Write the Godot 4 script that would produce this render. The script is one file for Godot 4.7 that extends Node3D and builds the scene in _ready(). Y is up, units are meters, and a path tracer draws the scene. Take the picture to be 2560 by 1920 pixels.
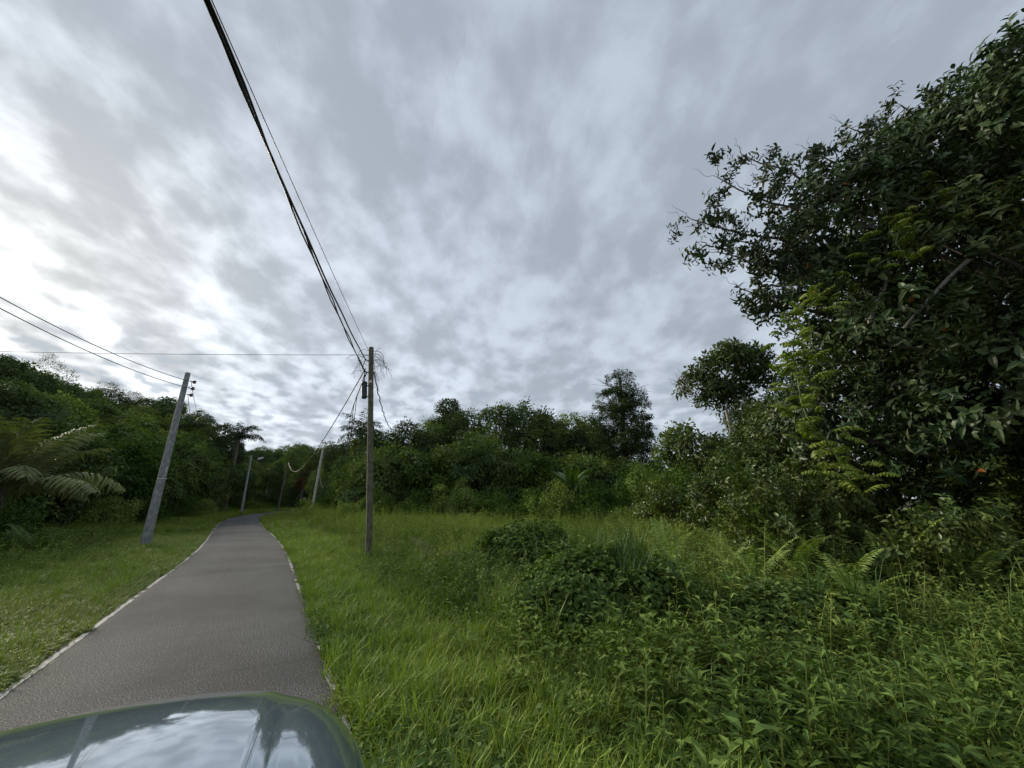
extends Node3D
# A narrow country road with a car's bonnet at its near end, seen through the driver's side:
# the road runs along -Z, the camera looks 30.8 degrees to its right. Units are metres.

const ROAD_HALF := 1.40
const EXPOSURE := 3.0
const EYE := Vector3(0, 1.75, 0)
var road_mid := [[-14.0, -0.56], [0.0, -0.56], [5.0, -0.56], [14.0, -0.62], [21.0, -0.85], [31.0, -1.5], [39.0, -1.95], [47.0, -2.05], [55.0, -1.45], [62.0, -0.35], [70.0, 1.3], [80.0, 4.2], [95.0, 10.5], [120.0, 24.0]]
var rng := RandomNumberGenerator.new()
var bump := FastNoiseLite.new()
var patchy := FastNoiseLite.new()
var used := {}
var M := {}
var S := {}
var view := Basis(Vector3.UP, deg_to_rad(-30.8))

# ---------------------------------------------------------------- mesh building
class Shape:
	var v := PackedVector3Array()
	var n := PackedVector3Array()
	var c := PackedColorArray()
	var i := PackedInt32Array()
	var smooth := false
	func tri(a: Vector3, b: Vector3, d: Vector3, tint := Color.WHITE) -> void:
		var k := v.size()
		v.append(a); v.append(b); v.append(d)
		c.append(tint); c.append(tint); c.append(tint)
		i.append(k); i.append(k + 1); i.append(k + 2)
	func quad(a: Vector3, b: Vector3, d: Vector3, e: Vector3, tint := Color.WHITE) -> void:
		var k := v.size()
		v.append(a); v.append(b); v.append(d); v.append(e)
		for q in 4: c.append(tint)
		for q in [0, 1, 2, 0, 2, 3]: i.append(k + q)
	func box(t: Transform3D, size: Vector3, tint := Color.WHITE) -> void:
		var h := size / 2
		for f in 6:
			var ax := f / 2
			var sg := 1.0 if f % 2 == 0 else -1.0
			var nn := Vector3.ZERO
			nn[ax] = sg
			var a := Vector3.ZERO
			a[(ax + 1) % 3] = 1.0
			var b := nn.cross(a)
			quad(t * ((nn - a - b) * h), t * ((nn - a + b) * h), t * ((nn + a + b) * h), t * ((nn + a - b) * h), tint)
	# a tapered tube through points, with smooth sides and closed ends
	func tube(p: Array, r: Array, sides := 6, tint := Color.WHITE) -> void:
		smooth = true
		var base := v.size()
		var side := Vector3.ZERO
		for k in p.size():
			var d: Vector3 = (p[mini(k + 1, p.size() - 1)] - p[maxi(k - 1, 0)]).normalized()
			if k == 0:
				side = d.cross(Vector3.UP if absf(d.y) < 0.9 else Vector3.RIGHT).normalized()
			side = (side - d * side.dot(d)).normalized()
			var up := d.cross(side)
			for q in sides:
				var a := TAU * q / sides
				v.append(p[k] + (side * cos(a) + up * sin(a)) * r[k])
				c.append(tint)
		for k in p.size() - 1:
			for q in sides:
				var a := base + k * sides + q
				var b := base + k * sides + (q + 1) % sides
				for w in [a, a + sides, b, b, a + sides, b + sides]: i.append(w)
		for e in [0, p.size() - 1]:
			var m := v.size()
			v.append(p[e]); c.append(tint)
			for q in sides:
				var a: int = base + e * sides + q
				var b: int = base + e * sides + (q + 1) % sides
				for w in ([m, a, b] if e == 0 else [m, b, a]): i.append(w)
	# a leaf folded along its midrib: base, direction, face normal
	func leaf(at: Vector3, d: Vector3, up: Vector3, long: float, wide: float, droop: float, tint: Color, oval := false) -> void:
		d = d.normalized()
		var s := d.cross(up).normalized()
		var u := s.cross(d).normalized()
		var f := wide * 0.22
		var tip := at + d * long - u * droop * long
		if not oval:
			var mid := at + d * long * 0.45 - u * droop * long * 0.25
			var l := mid + s * wide * 0.5 + u * f
			var r := mid - s * wide * 0.5 + u * f
			tri(at, mid, l, tint); tri(at, r, mid, tint); tri(mid, tip, l, tint); tri(mid, r, tip, tint)
			return
		var m1 := at + d * long * 0.3 - u * droop * long * 0.1
		var m2 := at + d * long * 0.68 - u * droop * long * 0.5
		var l1 := m1 + s * wide * 0.46 + u * f
		var r1 := m1 - s * wide * 0.46 + u * f
		var l2 := m2 + s * wide * 0.42 + u * f
		var r2 := m2 - s * wide * 0.42 + u * f
		tri(at, m1, l1, tint); tri(at, r1, m1, tint)
		quad(m1, m2, l2, l1, tint); quad(r1, r2, m2, m1, tint)
		tri(m2, tip, l2, tint); tri(m2, r2, tip, tint)
	# a grass blade that bends over
	func blade(at: Vector3, lean: Vector3, long: float, wide: float, bend: float, tint: Color) -> void:
		var s := Vector3(-lean.z, 0, lean.x).normalized() * wide * 0.5
		var p := [at]
		var d := (Vector3.UP + lean * 0.35).normalized()
		var cur := at
		for k in 3:
			cur += d * long / 3.0
			p.append(cur)
			d = (d + lean * bend - Vector3.UP * bend * 0.55 * (k + 1)).normalized()
		quad(p[0] - s, p[1] - s * 0.95, p[1] + s * 0.95, p[0] + s, tint)
		quad(p[1] - s * 0.95, p[2] - s * 0.7, p[2] + s * 0.7, p[1] + s * 0.95, tint)
		tri(p[2] - s * 0.7, p[3], p[2] + s * 0.7, tint)
	func normals() -> void:
		n.resize(v.size())
		n.fill(Vector3.ZERO)
		for k in range(0, i.size(), 3):
			var w := (v[i[k + 2]] - v[i[k]]).cross(v[i[k + 1]] - v[i[k]])
			for q in 3: n[i[k + q]] += w
		for k in n.size(): n[k] = n[k].normalized()
	func mesh(m: Material) -> ArrayMesh:
		var a := []
		a.resize(Mesh.ARRAY_MAX)
		a[Mesh.ARRAY_VERTEX] = v
		a[Mesh.ARRAY_COLOR] = c
		a[Mesh.ARRAY_INDEX] = i
		if smooth:
			normals()
			a[Mesh.ARRAY_NORMAL] = n
		var am := ArrayMesh.new()
		am.add_surface_from_arrays(Mesh.PRIMITIVE_TRIANGLES, a)
		am.surface_set_material(0, m)
		return am

func rand(a: float, b: float) -> float:
	return rng.randf_range(a, b)

func ball() -> Vector3:
	var z := rand(-1, 1)
	var a := rand(0, TAU)
	var q := sqrt(1 - z * z)
	return Vector3(q * cos(a), z, q * sin(a))

# ---------------------------------------------------------------- naming
func numbered(called: String) -> String:
	used[called] = used.get(called, -1) + 1
	return called if used[called] == 0 else "%s_%03d" % [called, used[called]]

func tag(o: Node, label: String, category := "", group := "", kind := "") -> void:
	o.set_meta("label", label)
	if category: o.set_meta("category", category)
	if group: o.set_meta("group", group)
	if kind: o.set_meta("kind", kind)

func thing(called: String, label: String, category: String, at := Vector3.ZERO, group := "") -> Node3D:
	var o := Node3D.new()
	o.name = numbered(called)
	add_child(o)
	o.position = at
	tag(o, label, category, group)
	return o

func part(called: String, m: Mesh, parent: Node, t := Transform3D()) -> MeshInstance3D:
	var o := MeshInstance3D.new()
	o.mesh = m
	o.name = called if parent != self else numbered(called)
	parent.add_child(o, true)
	o.transform = t
	return o

func many(called: String, m: Mesh, places: Array, tints: Array, parent: Node) -> MultiMeshInstance3D:
	var mm := MultiMesh.new()
	mm.transform_format = MultiMesh.TRANSFORM_3D
	mm.use_colors = true
	mm.mesh = m
	mm.instance_count = places.size()
	for k in places.size():
		mm.set_instance_transform(k, places[k])
		mm.set_instance_color(k, tints[k])
	var o := MultiMeshInstance3D.new()
	o.multimesh = mm
	o.name = called if parent != self else numbered(called)
	parent.add_child(o, true)
	return o

# ---------------------------------------------------------------- the lie of the land
func road_x(f: float) -> float:
	for k in road_mid.size() - 1:
		if f <= road_mid[k + 1][0]:
			var a: float = road_mid[maxi(k - 1, 0)][1]
			var b: float = road_mid[k][1]
			var c: float = road_mid[k + 1][1]
			var d: float = road_mid[mini(k + 2, road_mid.size() - 1)][1]
			var t: float = clampf((f - road_mid[k][0]) / (road_mid[k + 1][0] - road_mid[k][0]), 0, 1)
			return lerpf(b, c, t * t * (3 - 2 * t)) if absf(c - b) < 0.2 else cubic_interpolate(b, c, a, d, t)
	return road_mid[-1][1]

func ground_y(x: float, z: float) -> float:
	var s := x - road_x(-z)
	var out := absf(s) - ROAD_HALF
	var y := -0.03 + smoothstep(0.0, 2.0, out) * (0.03 + 0.07 * bump.get_noise_2d(x * 6, z * 6))
	if s < 0:
		y += smoothstep(8.0, 30.0, out) * 5.0
	else:
		y += smoothstep(2.0, 12.0, out) * 0.15 * (1.0 + bump.get_noise_2d(x * 2, z * 2))
		y += smoothstep(10.0, 30.0, out) * smoothstep(10.0, 45.0, -z) * 2.0
	return y

func seen(x: float, z: float, side := 1.6) -> bool:
	var p := view.inverse() * Vector3(x, 0, z)
	return -p.z > 1.2 and absf(p.x) < side * -p.z + 1.0

# ---------------------------------------------------------------- materials
func noise_texture(freq: float, ramp: Array, size := 512, octaves := 4, sd := 1) -> NoiseTexture2D:
	var t := NoiseTexture2D.new()
	t.width = size
	t.height = size
	t.seamless = true
	var n := FastNoiseLite.new()
	n.seed = sd
	n.frequency = freq
	n.fractal_octaves = octaves
	t.noise = n
	var g := Gradient.new()
	g.offsets = PackedFloat32Array(ramp.map(func(e): return e[0]))
	g.colors = PackedColorArray(ramp.map(func(e): return e[1]))
	t.color_ramp = g
	return t

func lin(r: float, g: float, b: float) -> Color:
	return Color(r, g, b).linear_to_srgb()

func surface(col: Color, rough := 0.8, metal := 0.0) -> StandardMaterial3D:
	var m := StandardMaterial3D.new()
	m.albedo_color = col
	m.roughness = rough
	m.metallic = metal
	m.cull_mode = BaseMaterial3D.CULL_DISABLED
	return m

func grained(ramp: Array, freq: float, scale: Vector3, rough: float, relief := 0.0, sd := 1) -> StandardMaterial3D:
	var m := surface(Color.WHITE, rough)
	m.albedo_texture = noise_texture(freq, ramp, 512, 5, sd)
	m.uv1_triplanar = true
	m.uv1_world_triplanar = true
	m.uv1_scale = scale
	if relief > 0:
		m.heightmap_enabled = true
		m.heightmap_texture = m.albedo_texture
		m.heightmap_scale = relief
	return m

func leaf_material(rough: float, spec: float, back: Color) -> StandardMaterial3D:
	var m := surface(Color.WHITE, rough)
	m.vertex_color_use_as_albedo = true
	m.metallic_specular = spec
	m.backlight_enabled = true
	m.backlight = back
	return m

func make_materials() -> void:
	M.leaf = leaf_material(0.65, 0.18, Color(0.6, 0.66, 0.25))
	M.waxy = leaf_material(0.42, 0.35, Color(0.4, 0.45, 0.15))
	M.grass = leaf_material(0.55, 0.25, Color(0.66, 0.7, 0.28))
	M.bark = grained([[0.25, lin(0.05, 0.04, 0.03)], [0.5, lin(0.11, 0.09, 0.07)], [0.75, lin(0.2, 0.18, 0.15)]], 0.03, Vector3(1.5, 0.4, 1.5), 0.9, 1.0)
	M.pale_bark = grained([[0.25, lin(0.2, 0.18, 0.15)], [0.6, lin(0.34, 0.31, 0.27)]], 0.03, Vector3(1.5, 0.4, 1.5), 0.9, 0.5)
	M.timber = grained([[0.2, lin(0.045, 0.038, 0.026)], [0.42, lin(0.10, 0.085, 0.055)], [0.6, lin(0.13, 0.12, 0.075)], [0.75, lin(0.20, 0.19, 0.15)]], 0.022, Vector3(3.0, 0.35, 3.0), 0.9, 0.6, 4)
	M.concrete = grained([[0.25, lin(0.17, 0.18, 0.18)], [0.5, lin(0.24, 0.25, 0.25)], [0.75, lin(0.33, 0.33, 0.32)]], 0.015, Vector3(1.2, 0.5, 1.2), 0.75, 0.2, 5)
	M.pale_pole = grained([[0.25, lin(0.34, 0.34, 0.3)], [0.7, lin(0.55, 0.54, 0.48)]], 0.015, Vector3(1.2, 0.5, 1.2), 0.8, 0.2, 6)
	M.cable = surface(lin(0.012, 0.012, 0.014), 0.55)
	M.dull_wire = surface(lin(0.06, 0.06, 0.055), 0.5)
	M.iron = surface(lin(0.06, 0.06, 0.06), 0.6, 0.4)
	M.green_paint = surface(lin(0.012, 0.025, 0.02), 0.4)
	M.glazed = surface(lin(0.09, 0.06, 0.05), 0.25)
	M.lamp = surface(lin(0.55, 0.55, 0.52), 0.4)
	M.twig = surface(lin(0.10, 0.085, 0.065), 0.9)
	M.stalk = surface(lin(0.10, 0.13, 0.04), 0.7)
	# asphalt: pale aggregate in dark binder, worn in broad patches
	var a := surface(Color.WHITE, 0.85)
	a.vertex_color_use_as_albedo = true
	a.albedo_texture = noise_texture(0.085, [[0.22, lin(0.012, 0.0125, 0.0125)], [0.42, lin(0.04, 0.0415, 0.0415)], [0.60, lin(0.088, 0.09, 0.089)], [0.72, lin(0.40, 0.40, 0.385)]], 1024, 3, 11)
	a.uv1_triplanar = true
	a.uv1_world_triplanar = true
	a.uv1_scale = Vector3(0.62, 0.62, 0.62)
	a.heightmap_enabled = true
	a.heightmap_texture = a.albedo_texture
	a.heightmap_scale = 1.3
	a.detail_enabled = true
	a.detail_blend_mode = BaseMaterial3D.BLEND_MODE_MUL
	a.detail_albedo = noise_texture(0.006, [[0.3, Color(0.80, 0.80, 0.80)], [0.7, Color(1, 1, 1)]], 512, 5, 12)
	a.detail_uv_layer = BaseMaterial3D.DETAIL_UV_2
	a.uv2_triplanar = true
	a.uv2_world_triplanar = true
	a.uv2_scale = Vector3(0.11, 0.11, 0.11)
	a.metallic_specular = 0.4
	M.asphalt = a
	M.soil = grained([[0.25, lin(0.03, 0.032, 0.015)], [0.5, lin(0.055, 0.06, 0.022)], [0.75, lin(0.10, 0.09, 0.05)]], 0.03, Vector3(0.4, 0.4, 0.4), 0.95, 2.0, 7)
	M.paint_line = grained([[0.3, lin(0.10, 0.10, 0.095)], [0.45, lin(0.26, 0.26, 0.245)], [0.7, lin(0.48, 0.48, 0.46)]], 0.05, Vector3(1.5, 1.5, 1.5), 0.7, 0.0, 8)
	var p := surface(lin(0.24, 0.31, 0.36), 0.06, 0.5)
	p.clearcoat_enabled = true
	p.clearcoat = 1.0
	p.clearcoat_roughness = 0.02
	M.car_paint = p
	M.black_trim = surface(lin(0.015, 0.015, 0.016), 0.5)
	M.rubber = surface(lin(0.02, 0.02, 0.02), 0.85)
	M.alloy = surface(lin(0.45, 0.45, 0.46), 0.3, 0.9)
	var gl := surface(Color(0.9, 0.93, 0.95, 0.15), 0.02)
	gl.transparency = BaseMaterial3D.TRANSPARENCY_ALPHA
	M.clear = gl

# ---------------------------------------------------------------- leaf clumps, made once and shared
func shade(lo := 0.72) -> Color:
	var k := rand(lo, 1.0)
	return Color(k * rand(0.86, 1.0), k, k * rand(0.8, 1.0))

func clump(count: int, long: float, wide: float, rad: float, droop: float, oval := false, m: Material = M.leaf) -> ArrayMesh:
	var s := Shape.new()
	for k in count:
		var at := ball() * rad * rand(0.25, 1.0) * Vector3(1, 0.6, 1)
		var d := (at.normalized() * 0.8 + ball() * 0.7 + Vector3.DOWN * 0.25).normalized()
		s.leaf(at, d, (Vector3.UP * 0.9 + ball() * 0.6).normalized(), long * rand(0.7, 1.2), wide * rand(0.8, 1.15), droop * rand(0.3, 1.2), shade(), oval)
	return s.mesh(m)

# a twig with leaves in a loose spiral along it
func sprig(count: int, long: float, wide: float, reach: float, m: Material, hang := 0.3) -> ArrayMesh:
	var s := Shape.new()
	for b in 2:
		var d := (Vector3.UP + ball() * (0.5 if b == 0 else 0.9)).normalized()
		var cur := Vector3.ZERO
		for k in count / 2:
			cur += d * reach / (count / 2)
			d = (d + ball() * 0.22).normalized()
			var a := k * 2.4 + b
			var out := Vector3(cos(a), 0, sin(a))
			out = (out - d * out.dot(d)).normalized()
			s.leaf(cur, (out + d * 0.5 + ball() * 0.25).normalized(), (d + ball() * 0.35).normalized(), long * rand(0.75, 1.15), wide * rand(0.85, 1.1), hang * rand(0.3, 1.3), shade(), true)
		s.quad(Vector3(-0.004, 0, 0), cur - Vector3(0.002, 0, 0), cur + Vector3(0.002, 0, 0), Vector3(0.004, 0, 0), Color(0.6, 0.45, 0.4))
	return s.mesh(m)

# a strand of creeper: leaves shingled over one another, faces outwards (+Z), hanging down
func strand(count: int, size: float, reach: float) -> ArrayMesh:
	var s := Shape.new()
	for k in count:
		var at := Vector3(rand(-0.5, 0.5) * reach * 0.9, -rand(0, 1) * reach, rand(-0.06, 0.12) * reach)
		var d := (Vector3.DOWN + Vector3(rand(-0.7, 0.7), rand(-0.1, 0.4), rand(0.0, 0.6))).normalized()
		s.leaf(at, d, (Vector3.BACK + Vector3.UP * 0.5 + ball() * 0.45).normalized(), size * rand(0.7, 1.2), size * rand(0.75, 0.95), rand(0.0, 0.35), shade(), true)
	return s.mesh(M.leaf)

func tuft(count: int, long: float, wide: float, rad: float, bend: float, lo := 0.7) -> ArrayMesh:
	var s := Shape.new()
	for k in count:
		var a := rand(0, TAU)
		var at := Vector3(cos(a), 0, sin(a)) * rad * sqrt(rand(0, 1))
		var l := rand(0, TAU)
		var c := shade(lo)
		if rng.randf() < 0.06: c = Color(1.0, 0.85, 0.6)
		s.blade(at, Vector3(cos(l), 0, sin(l)) * rand(0.3, 1.0), long * rand(0.55, 1.2), wide * rand(0.7, 1.2), bend * rand(0.3, 1.3), c)
	return s.mesh(M.grass)

func low_creeper(count: int, size: float, rad: float, high: float) -> ArrayMesh:
	var s := Shape.new()
	for k in count:
		var a := rand(0, TAU)
		var q := rad * sqrt(rand(0, 1))
		var at := Vector3(cos(a) * q, high * rand(0.25, 1.0), sin(a) * q)
		s.leaf(at, (ball() * Vector3(1, 0.35, 1) + Vector3(0, -0.15, 0)).normalized(), (Vector3.UP + ball() * 0.5).normalized(), size * rand(0.7, 1.25), size * rand(0.55, 0.85), rand(0, 0.4), shade(0.65), true)
	for k in count / 4:
		var a := rand(0, TAU)
		s.blade(Vector3(rand(-rad, rad), 0, rand(-rad, rad)), Vector3(cos(a), 0, sin(a)), high * rand(1.0, 1.8), 0.009, 0.5, shade(0.7))
	return s.mesh(M.leaf)

func weed(high: float, leaves: int, long: float, wide: float) -> ArrayMesh:
	var s := Shape.new()
	for b in 4:
		var lean := Vector3(rand(-0.35, 0.35), 1, rand(-0.35, 0.35)).normalized()
		var at := Vector3(rand(-0.14, 0.14), 0, rand(-0.14, 0.14))
		var top := at + lean * high * rand(0.65, 1.1)
		s.quad(at - Vector3(0.005, 0, 0), top - Vector3(0.002, 0, 0), top + Vector3(0.002, 0, 0), at + Vector3(0.005, 0, 0), Color(0.75, 0.7, 0.6))
		for k in leaves:
			var p := at.lerp(top, 0.2 + 0.8 * k / leaves)
			var a := k * 2.4 + rand(0, 1)
			s.leaf(p, Vector3(cos(a), rand(0.2, 0.9), sin(a)), Vector3.UP + ball() * 0.3, long * rand(0.7, 1.2), wide * rand(0.8, 1.2), rand(0.1, 0.7), shade(0.7))
	return s.mesh(M.leaf)

# a pinnate frond along +Z that arches over; used by ferns, palms and compound leaves
func frond(long: float, pairs: int, leaf_long: float, leaf_wide: float, arch: float, sweep: float, m: Material, ragged := 0.1, stem := 0.01, vee := 0.35) -> ArrayMesh:
	var s := Shape.new()
	var p := [Vector3.ZERO]
	var d := Vector3(0, 0.75, 0.66).normalized() if arch > 0 else Vector3(0, 0, 1)
	var steps := 9
	for k in steps:
		p.append(p[-1] + d * long / steps)
		d = (d + Vector3(0, -absf(arch) * (0.35 + 0.9 * k / steps) * 0.4, 0.04)).normalized()
	for k in steps:
		var w := stem * (1.0 - 0.85 * k / steps)
		var u := Vector3(w, 0, 0)
		s.quad(p[k] - u, p[k + 1] - u * 0.85, p[k + 1] + u * 0.85, p[k] + u, Color(0.85, 0.8, 0.6))
	for k in pairs:
		var t := 0.08 + 0.91 * k / pairs
		var f := t * steps
		var a: Vector3 = p[int(f)].lerp(p[mini(int(f) + 1, steps)], f - int(f))
		var dir: Vector3 = (p[mini(int(f) + 1, steps)] - p[int(f)]).normalized()
		var up := dir.cross(Vector3.RIGHT).normalized()
		if up.y < 0: up = -up
		var size := leaf_long * pow(sin(PI * clampf(0.12 + t * 0.86, 0, 1)), 0.7)
		for sd in [-1, 1]:
			if rng.randf() < ragged * 0.3: continue
			var o: Vector3 = (Vector3.RIGHT * sd + dir * (sweep + rand(-0.1, 0.1)) + up * (vee + rand(-ragged, ragged))).normalized()
			s.leaf(a, o, up + Vector3(0, 0, rand(-ragged, ragged)), size * rand(0.88, 1.08), leaf_wide, 0.25 + rand(0, ragged * 2), shade(0.75))
	return s.mesh(m)

func fern_clump() -> ArrayMesh:
	var s := Shape.new()
	for k in 6:
		var b := Basis(Vector3.UP, k * TAU / 6.0 + rand(-0.4, 0.4))
		var p := Vector3.ZERO
		var d := Vector3(0, 0.85, 0.5).normalized()
		for q in 12:
			var step := d * rand(0.055, 0.07)
			for sd in [-1, 1]:
				s.leaf(b * p, b * (Vector3.RIGHT * sd + d * 0.15), b * d.cross(Vector3.LEFT), 0.13 * sin(PI * (q + 1.2) / 13.5) + 0.01, 0.026, 0.2, shade(0.75))
			p += step
			d = (d + Vector3(0, -0.09, 0.05)).normalized()
	return s.mesh(M.leaf)

func make_clumps() -> void:
	rng.seed = 21
	S.fern_clump = [fern_clump(), fern_clump()]
	S.far = [clump(30, 0.24, 0.13, 0.5, 0.3), clump(34, 0.2, 0.1, 0.5, 0.4), clump(26, 0.3, 0.15, 0.55, 0.4)]
	S.fine = [clump(44, 0.15, 0.06, 0.45, 0.3), clump(40, 0.17, 0.05, 0.5, 0.5)]
	S.near = [sprig(14, 0.17, 0.085, 0.42, M.waxy), sprig(16, 0.15, 0.075, 0.5, M.waxy), sprig(12, 0.19, 0.09, 0.4, M.waxy, 0.6), sprig(16, 0.12, 0.055, 0.42, M.leaf)]
	S.strand = [strand(26, 0.15, 0.7), strand(30, 0.13, 0.8)]
	S.vine = [strand(30, 0.1, 0.5), strand(26, 0.12, 0.55), strand(30, 0.085, 0.45)]
	S.compound = [frond(0.46, 8, 0.13, 0.06, 0.5, 0.35, M.leaf, 0.2, 0.003, -0.25), frond(0.40, 7, 0.13, 0.06, 0.7, 0.3, M.leaf, 0.2, 0.003, -0.3)]
	S.grass = [tuft(34, 0.34, 0.011, 0.13, 0.55), tuft(34, 0.30, 0.010, 0.14, 0.75), tuft(30, 0.38, 0.012, 0.12, 0.45)]
	S.turf = [tuft(46, 0.17, 0.009, 0.16, 0.8), tuft(46, 0.14, 0.008, 0.16, 0.9)]
	S.long = [tuft(16, 0.95, 0.017, 0.16, 0.5), tuft(14, 0.8, 0.016, 0.2, 0.75), tuft(12, 1.1, 0.018, 0.12, 0.4)]
	S.creeper = [low_creeper(48, 0.044, 0.26, 0.22), low_creeper(54, 0.036, 0.28, 0.2), low_creeper(36, 0.055, 0.28, 0.26)]
	S.weed = [weed(0.75, 15, 0.10, 0.026), weed(0.6, 14, 0.085, 0.034), weed(0.9, 18, 0.09, 0.02)]
	S.fern = [frond(0.8, 26, 0.13, 0.022, 0.35, 0.12, M.leaf, 0.06, 0.005, 0.1), frond(0.65, 24, 0.11, 0.02, 0.6, 0.12, M.leaf, 0.08, 0.005, 0.1), frond(0.95, 30, 0.14, 0.023, 0.25, 0.12, M.leaf, 0.06, 0.006, 0.1)]
	S.palm = [frond(4.6, 54, 1.1, 0.1, 0.5, 0.6, M.waxy, 0.22, 0.035, 0.0), frond(4.2, 50, 1.0, 0.1, 0.75, 0.55, M.waxy, 0.25, 0.035, -0.35), frond(4.8, 54, 1.05, 0.1, 0.35, 0.65, M.waxy, 0.2, 0.035, 0.1)]
	S.oil_palm = [frond(4.2, 44, 0.8, 0.09, 0.75, 0.5, M.leaf, 0.5, 0.05, 0.1), frond(3.8, 42, 0.75, 0.09, 1.0, 0.45, M.leaf, 0.5, 0.05, 0.0)]

# ---------------------------------------------------------------- plants
# covers rounded masses of a plant with leaf clumps, thinner inside than on the outside
func cover(root: Node3D, called: String, kinds: Array, lobes: Array, per_m2: float, size: float, tints: Array, hanging := false, within := 0.3, ragged := 0.12) -> void:
	var places := []
	var cols := []
	for k in kinds: places.append([]); cols.append([])
	var away := (root.position - EYE) * Vector3(1, 0, 1)
	var far := away.length() > 20.0
	away = away.normalized()
	for li in lobes.size():
		var c: Vector3 = lobes[li][0]
		var r: Vector3 = lobes[li][1]
		var area := 4.19 * (r.x * r.y + r.y * r.z + r.x * r.z)
		var lobe_tint: Color = tints[rng.randi() % tints.size()]
		for k in int(area * per_m2):
			var d := ball()
			if d.y < -0.55 and rng.randf() < 0.6: continue
			if far and d.dot(away) > 0.35: continue
			var wob := 1.0 + ragged * (bump.get_noise_3d((c.x + d.x * r.x + root.position.x) * 9, (c.y + d.y * r.y) * 9, (c.z + d.z * r.z + root.position.z) * 9) * 3.0 + rand(-0.5, 0.5))
			var reach := wob if rng.randf() > within else wob * rand(0.55, 0.95)
			var p := c + d * r * reach
			var buried := false
			for lj in lobes.size():
				if lj != li and ((p - lobes[lj][0]) / lobes[lj][1]).length() < 0.72:
					buried = true
					break
			if buried or p.y + root.position.y < ground_y(p.x + root.position.x, p.z + root.position.z) - 0.1: continue
			var out := (d / r).normalized()
			var b: Basis
			if hanging:
				var face := Vector3(out.x, maxf(out.y, -0.2), out.z) + ball() * 0.35
				face = face.normalized()
				var up := (Vector3.UP - face * face.y + ball() * 0.15)
				up = (up - face * up.dot(face)).normalized()
				b = Basis(up.cross(face), up, face)
			else:
				var y := (out + Vector3.UP * 0.35 + ball() * 0.5).normalized()
				var x := y.cross(ball()).normalized()
				b = Basis(x, y, x.cross(y))
			var w := rng.randi() % kinds.size()
			places[w].append(Transform3D(b.scaled(Vector3.ONE * size * rand(0.75, 1.25)), p))
			var t: Color = lobe_tint.lerp(tints[rng.randi() % tints.size()], 0.25)
			var g := rand(0.8, 1.22)
			cols[w].append(Color(t.r * g * rand(0.92, 1.08), t.g * g, t.b * g * rand(0.85, 1.15)))
	for w in kinds.size():
		if places[w].size(): many(called, kinds[w], places[w], cols[w], root).set_meta("kind", "stuff")

func stem(root: Node3D, called: String, a: Vector3, b: Vector3, r0: float, r1: float, m: Material, wander := 0.05, sides := 8) -> void:
	var p := []
	var r := []
	var l := a.distance_to(b)
	for k in 6:
		var t := k / 5.0
		p.append(a.lerp(b, t) + (ball() * wander * l * sin(PI * t)))
		r.append(lerpf(r0, r1, t))
	var s := Shape.new()
	s.tube(p, r, sides)
	part(called, s.mesh(m), root)

const ORD := ["first", "second", "third", "fourth", "fifth", "sixth", "seventh", "eighth", "ninth", "tenth", "eleventh", "twelfth", "thirteenth", "fourteenth"]
const GREENS := [Color(0.155, 0.198, 0.073), Color(0.122, 0.165, 0.073), Color(0.180, 0.218, 0.066), Color(0.102, 0.143, 0.066)]
const DEEP_GREENS := [Color(0.089, 0.119, 0.057), Color(0.108, 0.134, 0.057), Color(0.078, 0.106, 0.061)]
const FRESH_GREENS := [Color(0.235, 0.290, 0.079), Color(0.208, 0.264, 0.079), Color(0.263, 0.304, 0.095)]

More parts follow.
